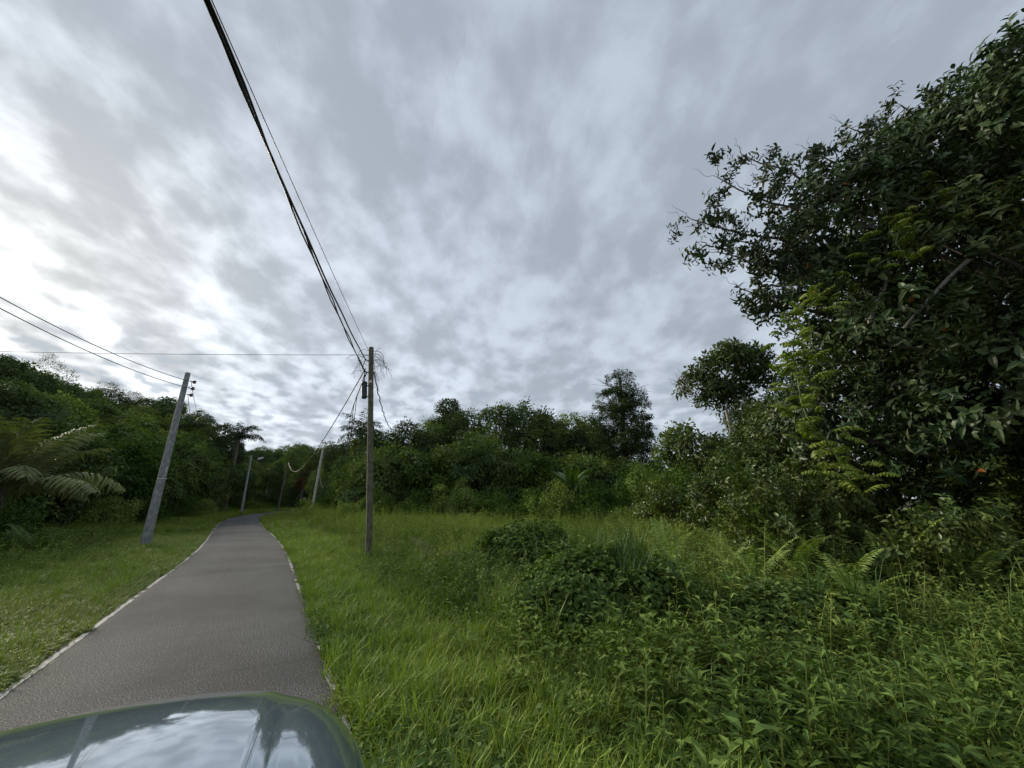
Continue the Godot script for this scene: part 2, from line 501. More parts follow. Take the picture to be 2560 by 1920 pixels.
func tree(label: String, x: float, z: float, top: float, rad: float, style: String, group := "", tints := GREENS, category := "tree") -> Node3D:
	var y := ground_y(x, z)
	var h := top - y
	var root := thing({"vine": "vine_covered_tree", "broad": "broadleaf_tree", "sparse": "slender_tree", "ragged": "broadleaf_tree", "shrub": "shrub"}[style], label, category, Vector3(x, y, z), group)
	var lobes := []
	var kinds: Array = S.far
	if style == "vine":
		lobes.append([Vector3(0, h * 0.42, 0), Vector3(rad * 0.85, h * 0.5, rad * 0.8)])
		for k in 9:
			var a := k * 2.4 + rand(0, 1)
			var q := rad * rand(0.55, 1.0)
			var b := rad * rand(0.26, 0.46)
			lobes.append([Vector3(cos(a) * q, h * rand(0.25, 0.8), sin(a) * q), Vector3(b, b * rand(0.8, 1.3), b)])
		lobes.append([Vector3(rand(-0.2, 0.2) * rad, h - rad * 0.32, rand(-0.2, 0.2) * rad), Vector3(rad * 0.4, rad * 0.32, rad * 0.4)])
		kinds = S.strand + [S.far[1]]
	elif style == "shrub":
		for k in 13:
			var a := k * 2.4 + rand(0, 1)
			var q := rad * rand(0.1, 1.0)
			var b := rad * rand(0.22, 0.42)
			lobes.append([Vector3(cos(a) * q, h * rand(0.15, 0.85) * (1.15 - 0.5 * q / rad), sin(a) * q), Vector3(b, h * rand(0.12, 0.26), b)])
		kinds = [S.far[1], S.fine[0], S.far[0]]
	else:
		for k in int({"broad": 11, "ragged": 20, "sparse": 8}[style]):
			var a := k * 2.4 + rand(0, 1)
			var t := rand(0.0, 1.0)
			var q := rad * (rand(0.35, 0.75) * (1.0 - 0.55 * t) if style != "ragged" else rand(0.2, 1.2) * (1.0 - 0.6 * t))
			var b: float = rad * ({"broad": rand(0.34, 0.5), "ragged": rand(0.16, 0.32), "sparse": rand(0.2, 0.32)}[style])
			lobes.append([Vector3(cos(a) * q, h * lerpf(0.42 if style != "ragged" else 0.28, 0.82 if style != "ragged" else 0.93, t), sin(a) * q), Vector3(b, b * rand(0.6, 0.9), b)])
		lobes.append([Vector3(0, h - rad * 0.36, 0), Vector3(rad * 0.42, rad * 0.36, rad * 0.42)])
		kinds = S.far if style != "sparse" else S.fine
	var bark: Material = M.pale_bark if style == "sparse" else M.bark
	var thick := 0.05 + h * 0.014
	if style != "shrub":
		stem(root, "trunk", Vector3(0, -0.2, 0), Vector3(rand(-0.05, 0.05) * h, h * 0.8, rand(-0.05, 0.05) * h), thick, thick * 0.3, bark, 0.03)
	for k in mini(6, lobes.size()):
		var c: Vector3 = lobes[k][0]
		stem(root, "limb" if style != "shrub" else "stem", Vector3(0, c.y * (0.6 if style != "shrub" else 0.0), 0), c + Vector3.UP * lobes[k][1].y * 0.4, thick * 0.45, thick * 0.12, bark, 0.06, 6)
	cover(root, "crown", kinds, lobes, {"vine": 4.4, "broad": 4.2, "sparse": 2.6, "ragged": 5.0, "shrub": 7.0}[style], {"shrub": 0.62, "vine": 1.25}.get(style, 1.05), tints, false if style != "vine" else true, 0.3)
	return root

func palm(label: String, at: Vector3, trunk_h: float, count: int, kinds: Array, tint: Color, scale := 1.0, dead := 0, group := "") -> Node3D:
	var root := thing("palm", label, "palm", at, group)
	var s := Shape.new()
	var p := []
	var r := []
	for k in 9:
		p.append(Vector3(sin(k * 0.5) * 0.05, -0.2 + (trunk_h + 0.4) * k / 8.0, 0))
		r.append((0.26 if k % 2 == 0 else 0.22) * scale)
	s.tube(p, r, 10)
	part("trunk", s.mesh(M.bark), root)
	var live := leaf_material(0.65, 0.15, Color(0.45, 0.5, 0.2))
	live.albedo_color = tint.linear_to_srgb()
	var brown := leaf_material(0.8, 0.2, Color(0.2, 0.15, 0.1))
	brown.albedo_color = lin(0.12, 0.06, 0.03)
	for k in count + dead:
		var a := k * 2.4 + rand(-0.2, 0.2)
		var t := float(k) / count
		var pitch := lerpf(-0.75, 0.45, t) if k < count else rand(0.8, 1.25)
		var b := Basis(Vector3.UP, a) * Basis(Vector3.RIGHT, pitch) * Basis(Vector3.BACK, rand(-0.3, 0.3))
		var f := part("frond", kinds[k % kinds.size()], root, Transform3D(b.scaled(Vector3.ONE * scale * rand(0.85, 1.1)), Vector3(0, trunk_h, 0)))
		f.material_override = live if k < count else brown
	return root

func fern(label: String, x: float, z: float, count: int, scale: float, up: float, tint: Color, group := "") -> Node3D:
	var root := thing("fern", label, "fern", Vector3(x, ground_y(x, z), z), group)
	scale *= 1.3
	var m := leaf_material(0.5, 0.35, Color(0.6, 0.65, 0.25))
	m.albedo_color = tint.linear_to_srgb()
	for k in count:
		var a := k * TAU / count + rand(-0.4, 0.4)
		var b := Basis(Vector3.UP, a) * Basis(Vector3.RIGHT, -up * rand(0.6, 1.2))
		var f := part("frond", S.fern[rng.randi() % 3], root, Transform3D(b.scaled(Vector3.ONE * scale * rand(0.75, 1.15)), Vector3(0, 0.34, 0)))
		f.material_override = m
	return root

func banana(label: String, at: Vector3, count: int, high: float) -> void:
	var root := thing("banana_plant", label, "plant", at)
	var s := Shape.new()
	s.tube([Vector3(0, -0.1, 0), Vector3(0.02, high * 0.3, 0), Vector3(0, high * 0.55, 0)], [0.12, 0.1, 0.06], 8)
	var sm := surface(lin(0.10, 0.12, 0.05), 0.6)
	part("stalk", s.mesh(sm), root)
	var m := leaf_material(0.4, 0.45, Color(0.5, 0.6, 0.2))
	m.albedo_color = lin(0.085, 0.125, 0.045)
	for k in count:
		var f := Shape.new()
		var a := k * 2.4
		var out := Vector3(cos(a), 0, sin(a))
		var side := Vector3(-sin(a), 0, cos(a))
		var cur := Vector3(0, high * 0.5, 0)
		var d := (Vector3.UP + out * rand(0.35, 0.8)).normalized()
		var prev := []
		for q in 8:
			var w := 0.2 * sin(PI * clampf((q + 0.4) / 7.4, 0, 1)) + 0.01
			var row := [cur + side * w + Vector3.UP * w * 0.5, cur, cur - side * w + Vector3.UP * w * 0.5]
			if prev:
				f.quad(prev[0], row[0], row[1], prev[1], shade(0.85))
				f.quad(prev[1], row[1], row[2], prev[2], shade(0.85))
			prev = row
			cur += d * high * 0.085
			d = (d + out * 0.1 - Vector3.UP * 0.07 * q * 0.4).normalized()
		part("leaf", f.mesh(m), root)

# ---------------------------------------------------------------- ground cover
func scatter(called: String, label: String, category: String, kinds: Array, count: int, box: Array, keep: Callable, size: Array, tints: Array, tilt := 0.2) -> void:
	var places := []
	var cols := []
	for k in kinds: places.append([]); cols.append([])
	for k in count:
		var x := rand(box[0], box[1])
		var z := rand(box[2], box[3])
		if not seen(x, z): continue
		var out := x - road_x(-z)
		var chance: float = keep.call(x, z, out)
		if rng.randf() > chance: continue
		var n := patchy.get_noise_2d(x * 3, z * 3)
		var b := Basis(Vector3.UP, rand(0, TAU)) * Basis(Vector3.RIGHT, rand(-tilt, tilt))
		var g := rand(size[0], size[1]) * (1.0 + 0.45 * n)
		var w := rng.randi() % kinds.size()
		places[w].append(Transform3D(b.scaled(Vector3(g, g * rand(0.85, 1.2), g)), Vector3(x, ground_y(x, z) - 0.02, z)))
		var t: Color = tints[0].lerp(tints[1], clampf(0.5 + patchy.get_noise_2d(x * 5 + 90, z * 5) * 1.3 + rand(-0.3, 0.3), 0, 1))
		var q := rand(0.82, 1.18)
		cols[w].append(Color(t.r * q, t.g * q, t.b * q))
	for w in kinds.size():
		if places[w].size():
			var o := many(called, kinds[w], places[w], cols[w], self)
			tag(o, label, category, "", "stuff")

# ---------------------------------------------------------------- lines and poles
func wire_points(a: Vector3, b: Vector3, sag: float, steps := 24, twist := 0.0, turns := 0.0, phase := 0.0) -> Array:
	var p := []
	var d := (b - a).normalized()
	var s := d.cross(Vector3.UP).normalized()
	var u := s.cross(d)
	for k in steps + 1:
		var t := float(k) / steps
		var w := twist * sin(PI * minf(t * 8, 1.0) * 0.5)
		p.append(a.lerp(b, t) + Vector3.DOWN * sag * 4 * t * (1 - t) + (s * cos(phase + t * turns * TAU) + u * sin(phase + t * turns * TAU)) * w)
	return p

func wire(called: String, label: String, category: String, points: Array, r: float, m: Material, group := "") -> void:
	var s := Shape.new()
	var rr := []
	for k in points.size(): rr.append(r)
	s.tube(points, rr, 6)
	tag(part(called, s.mesh(m), self), label, category, group)

func pole(called: String, label: String, base: Vector3, top: Vector3, r0: float, r1: float, m: Material, group := "") -> Node3D:
	var root := thing(called, label, "pole", base, group)
	var s := Shape.new()
	var p := []
	var r := []
	for k in 9:
		p.append((top - base) * (k / 8.0) + (Vector3.DOWN * 0.3 if k == 0 else Vector3.ZERO))
		r.append(lerpf(r0, r1, k / 8.0))
	r.append(r1 * 0.85)
	p.append((top - base) + (top - base).normalized() * 0.02)
	s.tube(p, r, 14)
	part("shaft", s.mesh(m), root)
	return root

func insulator(root: Node3D, at: Vector3, side: Vector3) -> void:
	var s := Shape.new()
	s.tube([at, at + side * 0.16], [0.018, 0.018], 6)
	var b := part("bracket", s.mesh(M.iron), root)
	var k := Shape.new()
	var c := at + side * 0.18
	k.tube([c + Vector3.DOWN * 0.07, c + Vector3.DOWN * 0.05, c + Vector3.DOWN * 0.015, c, c + Vector3.UP * 0.015, c + Vector3.UP * 0.05, c + Vector3.UP * 0.07], [0.03, 0.065, 0.07, 0.04, 0.07, 0.065, 0.03], 10)
	part("insulator", k.mesh(M.glazed), root)

func lamp_arm(root: Node3D, from: Vector3, to: Vector3) -> void:
	var s := Shape.new()
	s.tube([from, from.lerp(to, 0.5) + Vector3.UP * 0.1, to], [0.035, 0.03, 0.03], 6)
	part("lamp_arm", s.mesh(M.iron), root)
	var d := (to - from).normalized()
	var h := Shape.new()
	h.tube([to - d * 0.1, to + d * 0.1, to + d * 0.45, to + d * 0.65], [0.05, 0.12, 0.14, 0.04], 10)
	part("lamp_head", h.mesh(M.lamp), root)

# ---------------------------------------------------------------- the whole place
func _ready() -> void:
	bump.seed = 3
	bump.frequency = 0.05
	patchy.seed = 9
	patchy.frequency = 0.03
	set_camera_and_light()
	make_materials()
	make_clumps()
	build_ground()
	build_road()
	build_poles_and_wires()
	build_forest()
	build_right_trees()
	build_field()
	build_grass()
	build_car()
	build_rider()

func set_camera_and_light() -> void:
	var cam := Camera3D.new()
	cam.name = "camera"
	add_child(cam)
	cam.position = EYE
	cam.rotation = Vector3(deg_to_rad(16.8), deg_to_rad(-30.8), 0)
	cam.fov = 89.94
	cam.near = 0.05
	cam.far = 1500.0
	cam.current = true
	var sun := DirectionalLight3D.new()
	sun.name = "sun"
	add_child(sun)
	var to_sun := sun_dir()
	sun.look_at_from_position(to_sun * 100, Vector3.ZERO)
	sun.light_energy = 0.5
	sun.light_color = Color(1.0, 0.96, 0.88)
	sun.light_angular_distance = 16.0
	sun.shadow_enabled = true
	var env := Environment.new()
	env.background_mode = Environment.BG_SKY
	env.tonemap_mode = Environment.TONE_MAPPER_LINEAR
	env.tonemap_exposure = EXPOSURE
	env.sdfgi_enabled = true
	env.ssao_enabled = true
	env.ssil_enabled = true
	var sky := Sky.new()
	var pan := PanoramaSkyMaterial.new()
	pan.panorama = ImageTexture.create_from_image(cloud_picture())
	pan.energy_multiplier = 1.0
	sky.sky_material = pan
	env.sky = sky
	var we := WorldEnvironment.new()
	we.name = "environment"
	we.environment = env
	add_child(we)

func sun_dir() -> Vector3:
	var a := deg_to_rad(30.8 - 57.0)
	var e := deg_to_rad(21.0)
	return Vector3(sin(a) * cos(e), sin(e), -cos(a) * cos(e))

# an overcast deck lit from behind by a veiled sun: noise on a flat layer far overhead, drawn out along the wind
func cloud_picture() -> Image:
	var w := 3072
	var h := 1536
	var im := Image.create(w, h, false, Image.FORMAT_RGBF)
	var big := FastNoiseLite.new()
	big.seed = 14
	big.frequency = 1.15
	big.fractal_octaves = 5
	big.fractal_gain = 0.52
	big.domain_warp_enabled = true
	big.domain_warp_amplitude = 0.35
	big.domain_warp_frequency = 0.8
	var small := FastNoiseLite.new()
	small.seed = 77
	small.frequency = 5.2
	small.fractal_octaves = 5
	small.fractal_gain = 0.5
	var wind := Basis(Vector3.UP, deg_to_rad(-24.0)).inverse()
	var to_sun := sun_dir()
	for j in h / 2 + 8:
		var el := PI / 2 - PI * (j + 0.5) / h
		var sy := sin(el)
		var cy := cos(el)
		var k := 1.0 / (maxf(sy, 0.0) + 0.11) + 0.5
		var low := exp(-sy * 3.6)
		for i in w:
			var az := TAU * (i + 0.5) / w
			var d := Vector3(sin(az) * cy, sy, -cos(az) * cy)
			var q := wind * d
			var a := big.get_noise_2d(q.x * k * 1.25, q.z * k * 0.85)
			var b := small.get_noise_2d(q.x * k * 0.8, q.z * k * 0.62)
			var thin := smoothstep(-0.38, 0.55, a * 0.62 + b * 0.50)
			var off := acos(clampf(d.dot(to_sun), -1, 1))
			var near := exp(-pow(off / 0.30, 2.0))
			var wide := exp(-pow(off / 0.75, 2.0))
			var l := lerpf(0.42, 0.575, thin) + near * lerpf(0.16, 0.42, thin) + wide * lerpf(0.06, 0.17, thin) + low * lerpf(0.05, 0.28, thin) + low * wide * lerpf(0.2, 0.7, thin)
			var warm := clampf(near * 0.5 + wide * 0.22 + low * 0.28 + thin * 0.06, 0, 1)
			var c := Color(l * lerpf(0.865, 1.0, warm), l * lerpf(0.995, 1.0, warm), l * lerpf(1.19, 0.96, warm))
			# small gaps low down where the blue above shows
			var gap := smoothstep(0.18, 0.5, -b * 1.5 + a * 0.2) * smoothstep(0.03, 0.09, sy) * (1.0 - smoothstep(0.2, 0.36, sy))
			c = c.lerp(Color(0.40, 0.48, 0.57), gap * 0.55) * (1.0 / EXPOSURE)
			im.set_pixel(i, j, c)
	for j in range(h / 2 + 8, h):
		for i in range(0, w, 1):
			im.set_pixel(i, j, Color(0.2, 0.21, 0.2))
	return im

func build_ground() -> void:
	var s := Shape.new()
	s.smooth = true
	var xs := []
	var zs := []
	var x := -400.0
	while x < 400.0:
		xs.append(x)
		x += 0.5 if absf(x) < 20 else (2.5 if absf(x) < 60 else 40.0)
	var z := -600.0
	while z < 60.0:
		zs.append(z)
		z += 0.5 if z > -30 and z < 10 else (2.5 if z > -130 else 40.0)
	for zz in zs:
		for xx in xs:
			s.v.append(Vector3(xx, ground_y(xx, zz), zz))
			s.c.append(Color.WHITE)
	var w := xs.size()
	for b in zs.size() - 1:
		for a in w - 1:
			var k := b * w + a
			for q in [k, k + w + 1, k + w, k, k + 1, k + w + 1]: s.i.append(q)
	tag(part("ground", s.mesh(M.soil), self), "soil and thatch under the roadside plants", "ground", "", "structure")

func build_road() -> void:
	rng.seed = 5
	var s := Shape.new()
	s.smooth = true
	var rows := 0
	var f := -14.0
	var across := [-1.0, -0.985, -0.85, -0.72, -0.56, -0.4, -0.2, 0.0, 0.2, 0.4, 0.56, 0.72, 0.85, 0.985, 1.0]
	while f < 118.0:
		var d := Vector3(road_x(f + 0.3) - road_x(f - 0.3), 0, -0.6).normalized()
		var side := Vector3(-d.z, 0, d.x)
		var mid := Vector3(road_x(f), 0, -f)
		for a in across:
			var e: float = a * ROAD_HALF
			if absf(a) > 0.9: e += 0.09 * bump.get_noise_2d(f * 22, a * 40) + 0.03 * sin(f * 9.0 + a)
			var y: float = 0.035 - 0.02 * a * a + (-0.09 if absf(a) == 1.0 else 0.0)
			s.v.append(mid + side * e + Vector3.UP * y)
			# stone polished pale where wheels run, grime in uneven blotches
			var worn := 0.80 + 0.13 * exp(-pow((absf(a) - 0.55) / 0.2, 2.0)) + 0.16 * bump.get_noise_2d(e * 9.0, f * 3.0)
			s.c.append(Color(worn, worn, worn * 0.995))
		rows += 1
		f += 0.25 if f < 30 else 1.0
	var w := across.size()
	for b in rows - 1:
		for a in w - 1:
			var k := b * w + a
			for q in [k, k + w + 1, k + 1, k, k + w, k + w + 1]: s.i.append(q)
	tag(part("road", s.mesh(M.asphalt), self), "narrow grey asphalt lane bending away between grass verges", "road", "", "structure")
	for sd in [-1, 1]:
		var l := Shape.new()
		f = 1.0
		while f < 75.0:
			var step := 0.09 if f < 25 else 0.4
			var worn := bump.get_noise_2d(f * 7.0, sd * 300.0) + 0.5 * bump.get_noise_2d(f * 45.0, sd * 300.0)
			var cut := -0.3 if sd < 0 else (0.3 if f < 12 else -0.12)
			if worn > cut:
				var pts := []
				for q in [0.0, step]:
					var g: float = f + q
					var d := Vector3(road_x(g + 0.3) - road_x(g - 0.3), 0, -0.6).normalized()
					var side := Vector3(-d.z, 0, d.x)
					var o := 0.02 * bump.get_noise_2d(g * 60.0, sd * 77.0)
					var i := 0.02 * bump.get_noise_2d(g * 60.0, sd * 177.0)
					for e in [ROAD_HALF - 0.105 + o, ROAD_HALF - 0.045 + i]:
						pts.append(Vector3(road_x(g), 0.035 - 0.02 * (e / ROAD_HALF) * (e / ROAD_HALF) + 0.005, -g) + side * sd * e)
				l.quad(pts[0], pts[2], pts[3], pts[1])
			f += step
		tag(part("road_marking", l.mesh(M.paint_line), self), "worn white edge line along the %s side of the lane" % ("tall timber pole" if sd > 0 else "leaning concrete pole"), "road marking", "", "structure")

func build_poles_and_wires() -> void:
	rng.seed = 6
	var p1 := Vector3(2.79, 0.05, -13.21)
	var t1 := Vector3(2.22, 6.95, -13.54)
	var r := pole("utility_pole", "mossy brown timber pole with a dark canister and tangled dry vines at its top", p1, t1, 0.10, 0.085, M.timber)
	var up := (t1 - p1).normalized()
	var top := t1 - p1
	# the cable joint canister on two brackets
	var c := top - up * 1.6 + Vector3(-0.21, 0, -0.02)
	var s := Shape.new()
	s.tube([c - up * 0.3, c - up * 0.29, c - up * 0.2, c + up * 0.2, c + up * 0.24, c + up * 0.245, c + up * 0.3, c + up * 0.31], [0.06, 0.085, 0.09, 0.09, 0.105, 0.105, 0.085, 0.03], 14)
	part("canister", s.mesh(M.green_paint), r)
	for k in [-0.22, 0.17]:
		var b := Shape.new()
		b.tube([c + up * k, c + up * k + Vector3(0.2, 0, 0.02)], [0.022, 0.022], 6)
		part("bracket", b.mesh(M.iron), r)
	for k in [0.5, 0.95]:
		var b := Shape.new()
		var at: Vector3 = top - up * k
		b.tube([at, at + Vector3(-0.16, 0.0, 0), at + Vector3(-0.2, 0.03, 0)], [0.02, 0.018, 0.03], 6)
		part("hook", b.mesh(M.iron), r)
	var plate := Shape.new()
	plate.box(Transform3D(Basis(), top - up * 1.28 + Vector3(-0.02, 0, 0.088)), Vector3(0.08, 0.1, 0.008))
	part("number_plate", plate.mesh(M.lamp), r)
	# dry creeper stems hanging in loops about the top
	for k in 26:
		var a := rand(-1.1, 1.1) + (0.0 if k % 4 else PI)
		var at := t1 - up * rand(0.1, 0.9) + Vector3(cos(a), 0, sin(a)) * 0.09
		var pts := []
		var cur := at
		var d := (Vector3(cos(a), rand(0.0, 0.5), sin(a))).normalized()
		for q in 12:
			pts.append(cur)
			cur += d * rand(0.05, 0.11)
			d = (d + ball() * 0.45 + Vector3.DOWN * 0.24).normalized()
		var v := Shape.new()
		var rr := []
		for q in pts.size(): rr.append(0.006)
		v.tube(pts, rr, 4)
		part("dry_vine", v.mesh(M.twig), r, Transform3D(Basis(), -p1))
	# heavy cables from behind the car to the pole
	var behind := Vector3(-6.15, 7.35, 12.5)
	var hook := t1 - up * 0.5 + Vector3(-0.2, 0.03, 0)
	var hook2 := t1 - up * 0.95 + Vector3(-0.2, 0.03, 0)
	wire("overhead_cable", "thick black overhead cable ending at the upper hook of the timber pole", "cable", wire_points(hook, behind, 0.92, 40, 0.006, 9.0, 0.0), 0.019, M.cable, "cables over the lane")
	wire("overhead_cable", "black overhead cable twisting under the thick one to the timber pole", "cable", wire_points(hook2, behind + Vector3(0.02, 0.31, 0), 0.76, 60, 0.014, 12.0, 0.0), 0.015, M.cable, "cables over the lane")
	wire("overhead_cable", "lowest black overhead cable twisting towards the timber pole's lower hook", "cable", wire_points(hook2 + Vector3(0, -0.03, 0), behind + Vector3(-0.02, 0.44, 0), 0.80, 60, 0.014, 12.0, PI), 0.014, M.cable, "cables over the lane")
	wire("telephone_wire", "thin straight wire from the timber pole's tip over the lane", "wire", wire_points(t1 - up * 0.12 + Vector3(-0.09, 0, 0), Vector3(-6.9, 6.9, 12.5), 0.35, 24), 0.007, M.dull_wire)
	wire("telephone_wire", "thin level wire crossing the lane to the timber pole's tip", "wire", wire_points(t1 - up * 0.28 + Vector3(-0.09, 0, 0), Vector3(-30.5, 8.7, -35.3), 0.35, 24), 0.008, M.dull_wire)
	# slack cables hanging beside the canister
	for k in 3:
		var a: Vector3 = hook2 + Vector3(0.02 * k, -0.02 * k, 0)
		var e := Vector3(1.78 + 0.06 * k, 3.05 + 0.25 * k, -13.3 - 0.05 * k)
		var pts := []
		for q in 17:
			var t := q / 16.0
			pts.append(a.lerp(e, t) + Vector3(-0.10 * sin(PI * t) + 0.03 * sin(t * 9 + k), 0, 0.02 * sin(t * 7 + k)))
		wire("slack_cable", ["longest loose black cable hanging down beside the timber pole", "middle loose black cable hanging beside the timber pole", "shortest loose black cable hanging beside the timber pole"][k], "cable", pts, 0.012, M.cable, "loose cables at the timber pole")
	wire("down_lead", "stiff dark lead from the lower hook into the canister", "cable", [hook, hook + Vector3(-0.06, -0.35, 0), c + p1 + up * 0.7, c + p1 + up * 0.3], 0.016, M.cable)
	# the far run of line
	var p2 := Vector3(-4.0, 0.0, -21.13)
	var t2 := Vector3(-4.04, 7.11, -21.15)
	var g2 := pole("utility_pole", "tall grey concrete pole with insulators near its top, in the mown verge", p2, t2, 0.165, 0.095, M.concrete)
	for k in [0.35, 0.65, 0.95]:
		insulator(g2, Vector3(0.09, 7.11 - k, 0), Vector3(0.86, 0, -0.5))
	var band := Shape.new()
	band.tube([Vector3(0, 2.55, 0), Vector3(0, 2.59, 0)], [0.148, 0.148], 14)
	part("band", band.mesh(M.lamp), g2)
	var tagp := Shape.new()
	tagp.box(Transform3D(Basis(Vector3.UP, -0.5), Vector3(0.08, 2.95, 0.11)), Vector3(0.06, 0.2, 0.01))
	part("number_plate", tagp.mesh(M.lamp), g2)
	wire("overhead_wire", "upper of two wires sagging down to the grey concrete pole", "wire", wire_points(t2 + Vector3(0.1, -0.35, 0), Vector3(-8.3, 7.3, -9.5), 0.5, 24), 0.012, M.dull_wire, "wires to the concrete pole")
	wire("overhead_wire", "lower of two wires sagging down to the grey concrete pole", "wire", wire_points(t2 + Vector3(0.1, -0.65, 0), Vector3(-8.3, 7.08, -9.5), 0.5, 24), 0.012, M.dull_wire, "wires to the concrete pole")
	var p3 := Vector3(-3.21, 0, -62.11)
	var g3 := pole("lamp_post", "grey pole with a small white lamp head over the lane before the bend", p3, Vector3(-3.3, 7.44, -62.5), 0.15, 0.1, M.concrete)
	lamp_arm(g3, Vector3(-0.08, 6.55, -0.3), Vector3(0.75, 6.95, -0.1))
	var far := [
		[Vector3(-1.6, 0, -111), Vector3(-1.38, 7.67, -111.4), 0.14, M.concrete, "grey pole standing against the dark gap at the end of the lane"],
		[Vector3(-1.5, 0, -108), Vector3(-0.48, 5.62, -108.5), 0.13, M.concrete, "short strut pole propped against a taller pole at the lane's end"],
		[Vector3(-0.55, 0, -108.5), Vector3(-0.46, 6.99, -108.5), 0.13, M.concrete, "pole with a slack wire, held by the short strut pole"],
		[Vector3(0.9, 0, -74.9), Vector3(1.36, 7.88, -74.9), 0.14, M.bark, "dark brown pole on the inside of the bend with a wire from its tip"],
		[Vector3(4.9, 0, -95.8), Vector3(5.27, 6.63, -95.8), 0.13, M.bark, "thin dark pole among the bushes beyond the bend"],
		[Vector3(3.1, 0, -39.9), Vector3(3.33, 6.2, -39.9), 0.13, M.pale_pole, "pale whitish pole rising from the bushes beside the vine-covered trees"],
	]
	for e in far:
		pole("utility_pole", e[4], e[0], e[1], e[2], e[2] * 0.65, e[3], "poles along the lane")
	wire("overhead_wire", "long wire sagging from the timber pole to the dark brown pole at the bend", "wire", wire_points(hook2 + Vector3(0, 0.1, 0), Vector3(1.36, 7.75, -74.8), 2.4, 40), 0.02, M.dull_wire)
	wire("overhead_wire", "slack wire hanging between the two thin poles past the bend", "wire", wire_points(Vector3(-0.46, 6.9, -108.5), Vector3(5.2, 6.4, -95.8), 1.6, 24), 0.02, M.dull_wire)
	wire("overhead_wire", "wire from the concrete pole's upper insulator running back into the trees on the bank", "wire", wire_points(t2 + Vector3(0.17, -0.35, -0.1), Vector3(-9.4, 12.0, -60), 0.3, 24), 0.012, M.dull_wire, "wires behind the concrete pole")
	wire("overhead_wire", "wire from the concrete pole's lower insulator running back into the trees on the bank", "wire", wire_points(t2 + Vector3(0.17, -0.95, -0.1), Vector3(-9.4, 11.6, -60), 0.9, 24), 0.012, M.dull_wire, "wires behind the concrete pole")
	wire("guy_rope", "rough vine-wrapped cable from the timber pole down into the trees behind", "cable", wire_points(t1 - up * 0.9 + Vector3(0.1, 0, 0), Vector3(8.66, 8.2, -34.4), 1.1, 40, 0.03, 16.0), 0.022, M.twig)
	wire("telephone_wire", "white wire end curling off the pale whitish pole", "wire", [Vector3(3.3, 5.6, -39.78), Vector3(3.3, 4.6, -39.75), Vector3(3.35, 3.8, -39.75), Vector3(3.6, 3.0, -39.7), Vector3(3.8, 2.8, -39.7)], 0.025, M.pale_pole)

